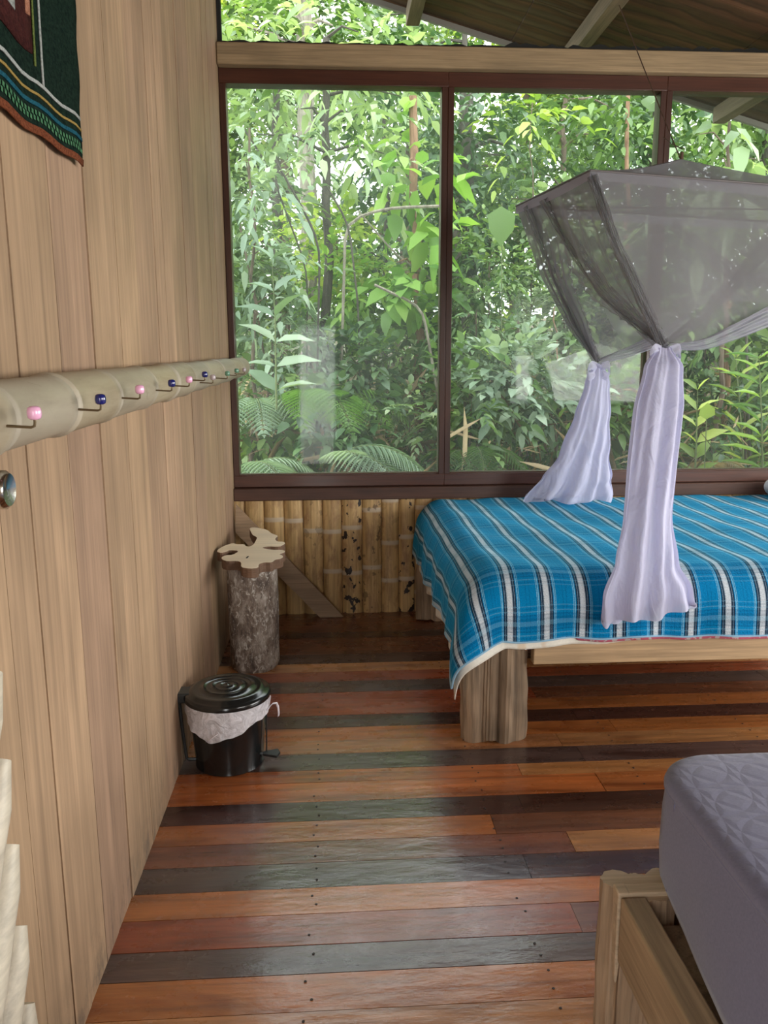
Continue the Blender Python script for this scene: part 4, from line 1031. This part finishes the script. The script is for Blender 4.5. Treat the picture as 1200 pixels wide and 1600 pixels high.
# ---- individual trees the windows show
tree('slender_tree', 'slender dark-barked tree standing upright in the middle of the left pane', 'tree', gp(497, 8.6), pc(510, 60, 8.6),
     [(pc(470, 170, 8.4), .5), (pc(400, 210, 8.2), .55), (pc(560, 180, 8.5), .55), (pc(625, 150, 8.6), .5), (pc(440, 60, 8.5), .6), (pc(560, 50, 8.5), .6), (pc(410, 300, 8.3), .4), (pc(600, 240, 8.5), .35)], 'pale', .16, 60, .062, 'dark', asp=.42, droop=.35, seed=40, r1=.035)
tree('pale_barked_tree', 'thicker pale mottled tree trunk just behind the slender dark tree in the left pane', 'tree', gp(478, 10.5), pc(474, 0, 10.5),
     [(pc(450, 30, 10.3), .7), (pc(520, 40, 10.5), .6), (pc(380, 40, 10.2), .6)], 'mid', .15, 60, .12, 'pale', seed=41, r1=.09)
tree('climber_tree', 'tree wrapped in broad-leaved climber near the right side of the left pane', 'tree', gp(650, 8.4), pc(645, 150, 8.4),
     [(pc(640, 250, 8.3), .3), (pc(650, 340, 8.2), .28), (pc(645, 440, 8.2), .3), (pc(655, 500, 8.2), .25), (pc(620, 410, 8.2), .2)], 'fern', .22, 130, .055, 'red', asp=.72, droop=.4, nleaf=4, twl=.3, seed=42, r1=.04)
tree('bushy_tree', 'bushy grey-green tree beside the climber in the upper right of the left pane', 'tree', gp(600, 10.2), pc(600, 180, 10.2),
     [(pc(590, 320, 10), .55), (pc(640, 220, 10), .6), (pc(560, 400, 10), .4), (pc(680, 300, 10), .5), (pc(600, 230, 10), .4)], 'dark', .14, 110, .05, 'dark', seed=43)
tree('dark_trunk_tree', 'dark thick-trunked tree at the left side of the middle pane', 'tree', gp(728, 10.0), pc(728, 120, 10.0),
     [(pc(735, 180, 9.8), .5), (pc(760, 150, 10), .45), (pc(725, 290, 9.8), .35), (pc(800, 230, 10), .4)], 'dark', .12, 130, .13, 'dark', seed=44, r1=.08)
tree('spreading_tree', 'spreading small-leaved tree in the top centre of the middle pane', 'tree', gp(880, 10.8), pc(880, 120, 10.8),
     [(pc(860, 200, 10.6), .55), (pc(900, 160, 10.8), .5), (pc(840, 270, 10.6), .4), (pc(930, 210, 10.8), .5), (pc(870, 320, 10.5), .45), (pc(800, 310, 10.5), .3), (pc(960, 170, 11), .4)], 'mid', .115, 150, .07, 'brown', seed=45)
tree('red_stemmed_sapling', 'tall thin orange-brown stem near the right mullion in the middle pane', 'sapling', gp(962, 9.0), pc(985, 110, 9.0),
     [(pc(1000, 150, 9), .3), (pc(960, 130, 9), .25)], 'mid', .13, 80, .03, 'red', seed=46, limbs=False, r1=.022)
tree('young_tree', 'young tree with a bright lime leaf tuft high in the middle pane', 'tree', gp(815, 9.2), pc(832, 160, 9.2), [(pc(828, 180, 9.1), .17)], 'lime', .14, 420, .014, 'brown', seed=51, limbs=False)
tree('hanging_vine', 'thin bare brown liana stem hanging at the right of the middle pane', 'vine', gp(870, 8.0), pc(866, 480, 8.0), [(pc(850, 620, 8), .22), (pc(880, 600, 8), .2)], 'pale', .09, 90, .014, 'red', seed=47, limbs=False)
tree('twin_stem_tree', 'brown twin-stemmed tree below the net in the right-hand pane', 'tree', gp(1130, 8.2), pc(1135, 380, 8.2),
     [(pc(1150, 480, 8.2), .45), (pc(1090, 420, 8.4), .45), (pc(1180, 560, 8.4), .35), (pc(1120, 580, 8.4), .35)], 'mid', .15, 110, .045, 'red', asp=.6, seed=48)
tree('large_leaved_tree', 'large-leaved tree below the eave in the top of the right-hand pane', 'tree', gp(1120, 7.8), pc(1140, 190, 7.8),
     [(pc(1090, 210, 7.8), .3), (pc(1150, 215, 7.9), .35), (pc(1190, 250, 7.9), .35), (pc(1120, 250, 8), .3)], 'pale', .26, 60, .035, 'brown', asp=.55, droop=.6, nleaf=4, seed=49)
tree('tall_shrub', 'dense pale shrub of hanging leaves at the far left of the left pane', 'shrub', gp(385, 7.8), pc(390, 200, 7.8),
     [(pc(380, 250, 7.7), .35), (pc(400, 340, 7.8), .32), (pc(430, 400, 7.8), .35), (pc(385, 420, 7.6), .3), (pc(400, 490, 7.6), .3), (pc(450, 470, 7.9), .3)], 'ferng', .13, 150, .025, 'brown', asp=.42, droop=.4, seed=50)
# thickets filling the middle height
TH = [(430, 540, 8.2, .45, 'ferng', 'behind the end of the bamboo rail'), (540, 470, 9.0, .55, 'fern', 'yellow-green, right of the slender dark trunk'), (600, 560, 8.6, .45, 'mid', 'in the lower middle of the left pane'),
      (660, 600, 8.4, .4, 'pale', 'against the first mullion in the left pane'), (530, 390, 9.6, .5, 'lime', 'bright, behind the slender dark trunk'), (560, 600, 7.9, .35, 'dark', 'behind the bright fern'),
      (760, 440, 8.6, .55, 'mid', 'in the centre left of the middle pane'), (820, 480, 8.8, .55, 'pale', 'left of the net in the middle pane'), (740, 530, 8.0, .4, 'dark', 'beside the first mullion in the middle pane'),
      (800, 600, 7.7, .45, 'ferng', 'in the lower middle pane'), (735, 650, 7.3, .35, 'mid', 'low beside the first mullion in the middle pane'), (860, 650, 7.6, .4, 'dark', 'behind the far net tail'),
      (960, 480, 9.0, .6, 'mid', 'seen through the net between its two knots'), (1000, 400, 9.5, .7, 'dark', 'seen through the upper net'), (960, 640, 8.0, .45, 'mid', 'between the two net tails'), (900, 380, 9.5, .6, 'pale', 'seen through the left of the net'),
      (1090, 330, 9.5, .7, 'mid', 'seen through the near side of the net'), (1180, 400, 9.0, .7, 'dark', 'seen through the right of the net'), (1090, 540, 8.6, .45, 'dark', 'right of the near net tail'), (1160, 680, 7.8, .4, 'dark', 'low in the right-hand pane'), (1090, 680, 7.8, .35, 'mid', 'low beside the near net tail'),
      (1230, 560, 8.6, .7, 'mid', 'at the right edge of the picture'), (420, 640, 7.6, .4, 'mid', 'in the lower left of the left pane'), (520, 690, 7.2, .3, 'dark', 'low in the left pane beside the pale fern'), (640, 690, 7.6, .35, 'pale', 'low beside the foot of the first mullion'),
      (770, 360, 9.6, .45, 'dark', 'behind the single heart-shaped leaf'), (340, 450, 8.5, .7, 'mid', 'hidden partly by the plank wall corner')]
for i, (px, py, d, r, lf, txt) in enumerate(TH):
    cl = [(pc(px+rr.uniform(-35, 35), py+rr.uniform(-40, 40), d+rr.uniform(-.3, .3)), r*rr.uniform(.6, .95)) for k in range(6)]
    g = gp(px, d)
    tree('thicket_shrub', 'tangled %s leafy shrub %s' % ({'ferng': 'grey-green', 'fern': 'green', 'mid': 'green', 'pale': 'pale green', 'lime': 'lime', 'dark': 'dark green'}[lf], txt), 'shrub', g, (g[0], g[1], max(g[2]+.3, cl[0][0][2])), cl, lf, rr.uniform(.085, .14), 130, .018, 'brown', asp=rr.uniform(.4, .62), droop=.3, twl=.3, seed=60+i)

# ---- ferns
def fern(label, base, n, L, lf, rng, tilt=.5, az=None, spread=pi*2, pin=22):
    root = empty('tree_fern', base); tag(root, label, 'fern'); st = MB(); b = Vector(base)
    for k in range(n):
        a = (az if az is not None else 0)+spread*(k/n-.5)+rng.uniform(-.15, .15); Lk = L*rng.uniform(.8, 1.1); el = tilt*rng.uniform(.8, 1.25)
        h = Vector((cos(a), sin(a), 0)); C = []
        N = pin
        for i in range(N+1):
            t = i/N; C.append(b+h*(Lk*t*(1-.12*t))+Vector((0, 0, Lk*(sin(el)*t*1.5-1.75*t*t*sin(el)-.10*t*t))))
        Vs, T = [], []; side = h.cross(Vector((0, 0, 1)))
        st.tube(C, [.006*(1-.8*i/N) for i in range(N+1)], 4)
        Ps, Ds, Ns, Ls = [], [], [], []
        for i in range(3, N+1):
            t = i/N; w = Lk*.30*sin(pi*min(1, (t*.92+.08)))**.7; tg = (C[i]-C[i-1]).normalized()
            for sg in (-1, 1):
                pd = (side*sg+tg*.45+Vector((0, 0, -.12))).normalized(); M_ = 11; nrm = pd.cross(tg).normalized(); nrm = nrm if nrm.z > 0 else -nrm
                for q in range(1, M_+1):
                    f = q/M_; pp = C[i]+pd*(w*f)+Vector((0, 0, -.15*w*f*f)); ln = Lk/N*.62*(1-f*.7)
                    for s2 in (-1, 1):
                        dd = (pd.cross(nrm)*s2+pd*.5).normalized(); Ps.append(pp); Ds.append(dd); Ns.append(nrm); Ls.append(ln)
                Ps.append(C[i]); Ds.append(pd); Ns.append(nrm); Ls.append(w)
        Ps = np.array([tuple(p) for p in Ps]); Ds = np.array([tuple(p) for p in Ds]); Ns = np.array([tuple(p) for p in Ns]); Ls = np.array(Ls)
        isr = np.zeros(len(Ls), bool); isr[22::23] = True
        V1 = leaf_arrays(Ps[~isr], Ds[~isr], Ns[~isr], Ls[~isr], .62, .1, rng); V2 = leaf_arrays(Ps[isr], Ds[isr], Ns[isr], Ls[isr], .05, .15, rng)
        V = np.concatenate([V1, V2]); tt = np.clip(rng.normal(.5, .15)+rng.normal(0, .06, len(V)//8), 0, 1)
        build_leaves('frond', V, tt, LM[lf], root)
    st.build('stem', TM['green'], root)
    return root
fr = np.random.default_rng(3)
fern('bright green fern spreading its fronds in the lower middle of the left pane', pc(478, 628, 7.6), 7, 1.05, 'fern', fr, .42, -.62, 1.7)
fern('pale grey-green fern arching low at the bottom right of the left pane', pc(500, 728, 6.7), 7, 1.1, 'ferng', fr, .45, -.42, 1.2)
fern('grey-green fern low at the bottom left of the left pane', pc(375, 738, 6.6), 6, .8, 'ferng', fr, .42, -.55, 1.6)
fern('grey-green fern above the bamboo rail end in the left pane', pc(395, 640, 7.4), 6, .8, 'ferng', fr, .5, -.7, 2.4)
fern('dark fern low in the middle pane beside the first mullion', pc(735, 715, 7.0), 7, .6, 'mid', fr, .6, -.8, 3.0)
fern('small fern with drying fronds low in the right-hand pane', pc(1110, 730, 7.2), 6, .45, 'dry', fr, .5, -.8, 3.0)

# ---- blade-leaved plants and single leaves
def blades(name, label, cat, C, n, L, w, lf, rng, ang=.9, updir=.1, root_loc=None):
    b = Vector(C[0]); root = empty(name, b); tag(root, label, cat); m = MB(); Cs = smoothc([Vector(c) for c in C], 24, 1); m.tube(Cs, [.011-.008*i/24 for i in range(25)], 6); m.build('stem', TM['green'], root)
    Ps, Ds, Ns, Ls = [], [], [], []
    for k in range(n):
        t = .15+.85*k/(n-1); p = Cs[int(t*24)]; tg = (Cs[min(24, int(t*24)+1)]-Cs[max(0, int(t*24)-1)]).normalized()
        for sg in (-1, 1):
            sd = Vector((sg, -.25*sg+rng.normal(0, .15), 0)); d = sd*(ang)+tg*(.35+.4*t)+Vector((rng.normal(0, .16), rng.normal(0, .25), updir+rng.normal(0, .16))); Ps.append(tuple(p)); Ds.append(tuple(d)); Ns.append((rng.normal(0, .2), -.45+rng.normal(0, .2), 1)); Ls.append(L*(1-.35*abs(t-.5)*1.2)*rng.uniform(.7, 1.15))
    V = leaf_arrays(np.array(Ps), np.array(Ds), np.array(Ns), np.array(Ls), w, .22, rng); build_leaves('leaf_blades', V, rng.random(len(Ls)), LM[lf], root); return root
blades('ginger_plant', 'upright ginger-like plant with long narrow blades at the right edge', 'plant', [pc(1192, 800, 6.8), pc(1190, 650, 6.8), pc(1186, 560, 6.8)], 12, .42, .13, 'fern', fr, 1.0, .05)
blades('ginger_plant', 'long-bladed plant just outside the glass, left of the right edge', 'plant', [pc(1165, 800, 7.3), pc(1160, 690, 7.3), pc(1150, 560, 7.3)], 9, .40, .12, 'lime', fr, .9, .2)
blades('arching_branch', 'arching twig with paired green leaflets crossing the middle pane', 'branch', [pc(905, 700, 7.2), pc(850, 620, 7.2), pc(780, 560, 7.2), pc(700, 525, 7.2)], 15, .17, .38, 'fern', fr, .35, .35)
blades('yellow_green_sapling', 'small bright green broadleaf sapling right of the near net tail', 'sapling', [pc(1085, 760, 6.9), pc(1088, 690, 6.9), pc(1090, 610, 6.9)], 6, .30, .36, 'lime', fr, .8, .35)
blades('broadleaf_sapling', 'large-leaved grey-green sapling in the left pane beside the plank wall', 'sapling', [pc(432, 640, 6.8), pc(430, 500, 6.8), pc(425, 405, 6.8)], 6, .42, .38, 'ferng', fr, .9, .0)
def single_leaf(name, label, px, py, d, L, asp, D, N, lf, cat='leaf'):
    p = pc(px, py, d); root = empty(name, p); tag(root, label, cat); V = leaf_arrays(np.array([p]), np.array([D]), np.array([N]), np.array([L]), asp, .1, fr); build_leaves('leaf_blade', V, np.array([.55]), LM[lf], root)
    gx = gp(px, d); m = MB(); m.tube([(p[0], p[1]+.05, gx[2]-.1), (p[0]+.05, p[1]+.05, (gx[2]+p[2])/2), (p[0]+.01, p[1]+.01, p[2]+.03), p], [.008, .006, .004, .003], 5); m.build('leaf_stalk', TM['green'], root)
single_leaf('heart_leaf', 'single large heart-shaped leaf left of the net corner in the middle pane', 783, 322, 7.6, .33, .85, (0, -.1, -1), (0, -1, .15), 'mid')
single_leaf('elephant_ear_leaf', 'bright rounded leaf right of the near net tail', 1103, 655, 6.8, .16, 1.0, (0, -.1, 1), (0, -1, .3), 'lime')
single_leaf('dry_leaf', 'dry curled tan leaf standing low in the middle pane', 797, 697, 6.9, .22, .3, (-.45, 0, -1), (0, -1, .3), 'dry')
# thin crossing stems
VN = [([(585, 445), (660, 480), (685, 620)], 'pale bare stem bending down in the left pane'), ([(430, 250), (470, 320), (500, 380)], 'dark curved twig left of the slender trunk'), ([(510, 290), (545, 350), (560, 480)], 'thin dark twig right of the slender trunk'),
      ([(540, 345), (600, 325), (690, 322)], 'pale horizontal twig crossing to the first mullion'), ([(370, 330), (395, 450), (420, 600)], 'thin leaning stem beside the plank wall corner'), ([(380, 200), (420, 260), (480, 420)], 'long leaning bare stem in the upper left pane'),
      ([(560, 330), (620, 400), (690, 445)], 'pale liana crossing behind the climber tree'), ([(480, 735), (483, 640), (486, 560)], 'straight thin stem rising from the ferns'), ([(705, 690), (720, 720), (730, 745)], 'dry stalk low beside the first mullion'), ([(820, 735), (835, 650), (845, 620)], 'pale straight stalk in the lower middle pane'),
      ([(880, 480), (884, 560), (886, 620)], 'brown hanging root left of the far net tail'), ([(960, 740), (962, 640), (955, 560)], 'tan upright stem between the net tails'), ([(630, 740), (670, 640), (690, 600)], 'straw-coloured leaning stalk low in the left pane'), ([(1172, 740), (1168, 600), (1165, 480)], 'pale thin cane behind the ginger plants')]
for i, (pts, lab) in enumerate(VN):
    d = 7.6+.12*i % 1.5; P = [pc(a, b, d) for a, b in pts]; P.append(tuple(Vector(P[-1])+Vector((rr.uniform(-.2, .2), .1, -.3 if P[-1][2] > P[0][2] and False else .0)))) if False else None
    P = [p for p in P if p is not None]
    # let the stem run on down to the ground
    low = min(P, key=lambda p: p[2]); g = (low[0]+rr.uniform(-.15, .15), low[1]+.1, gh(low[0], low[1])-.05)
    P = ([g]+P if low == P[0] else P+[g])
    m = MB(); C = smoothc([Vector(p) for p in P], 24, 1); m.tube(C, rr.uniform(.009, .016), 6)
    tag(m.build('bare_stem', TM[['pale', 'dark', 'dark', 'pale', 'brown', 'dark'][i % 6]]), lab, 'stem')
# low undergrowth: uncountable herbs and dead twigs on the bank
rng = np.random.default_rng(77); n = 5200
X = rng.uniform(-5, 11, n); Yy = rng.uniform(6.3, 13, n); O = np.stack([X, Yy, np.array([gh(a, b) for a, b in zip(X, Yy)])+rng.random(n)*.35], 1)
D = rng.normal(0, .7, (n, 3)); D[:, 2] = np.abs(D[:, 2])+.4
V, t = sprays(O, D, .25+.25*rng.random(n), 6, .095, .48, .3, rng); o = build_leaves('undergrowth', V, t, LM['mid'], None); tag(o, 'low tangled green undergrowth covering the bank outside the windows', 'undergrowth', kind='stuff')
n = 5200; X = rng.uniform(-5, 11, n); Yy = rng.uniform(6.4, 11, n); O = np.stack([X, Yy, np.array([gh(a, b) for a, b in zip(X, Yy)])+rng.random(n)**2*1.1], 1); D = rng.normal(0, 1, (n, 3)); D[:, 2] = np.abs(D[:, 2])*.7+.1
V = leaf_arrays(O, D, rng.normal(0, 1, (n, 3)), rng.uniform(.15, .8, n), .022, .15, rng); o = build_leaves('dead_twigs', V, rng.random(n), LM['dry'], None); tag(o, 'dry brown twigs and dead stalks tangled on the bank outside', 'twigs', kind='stuff')
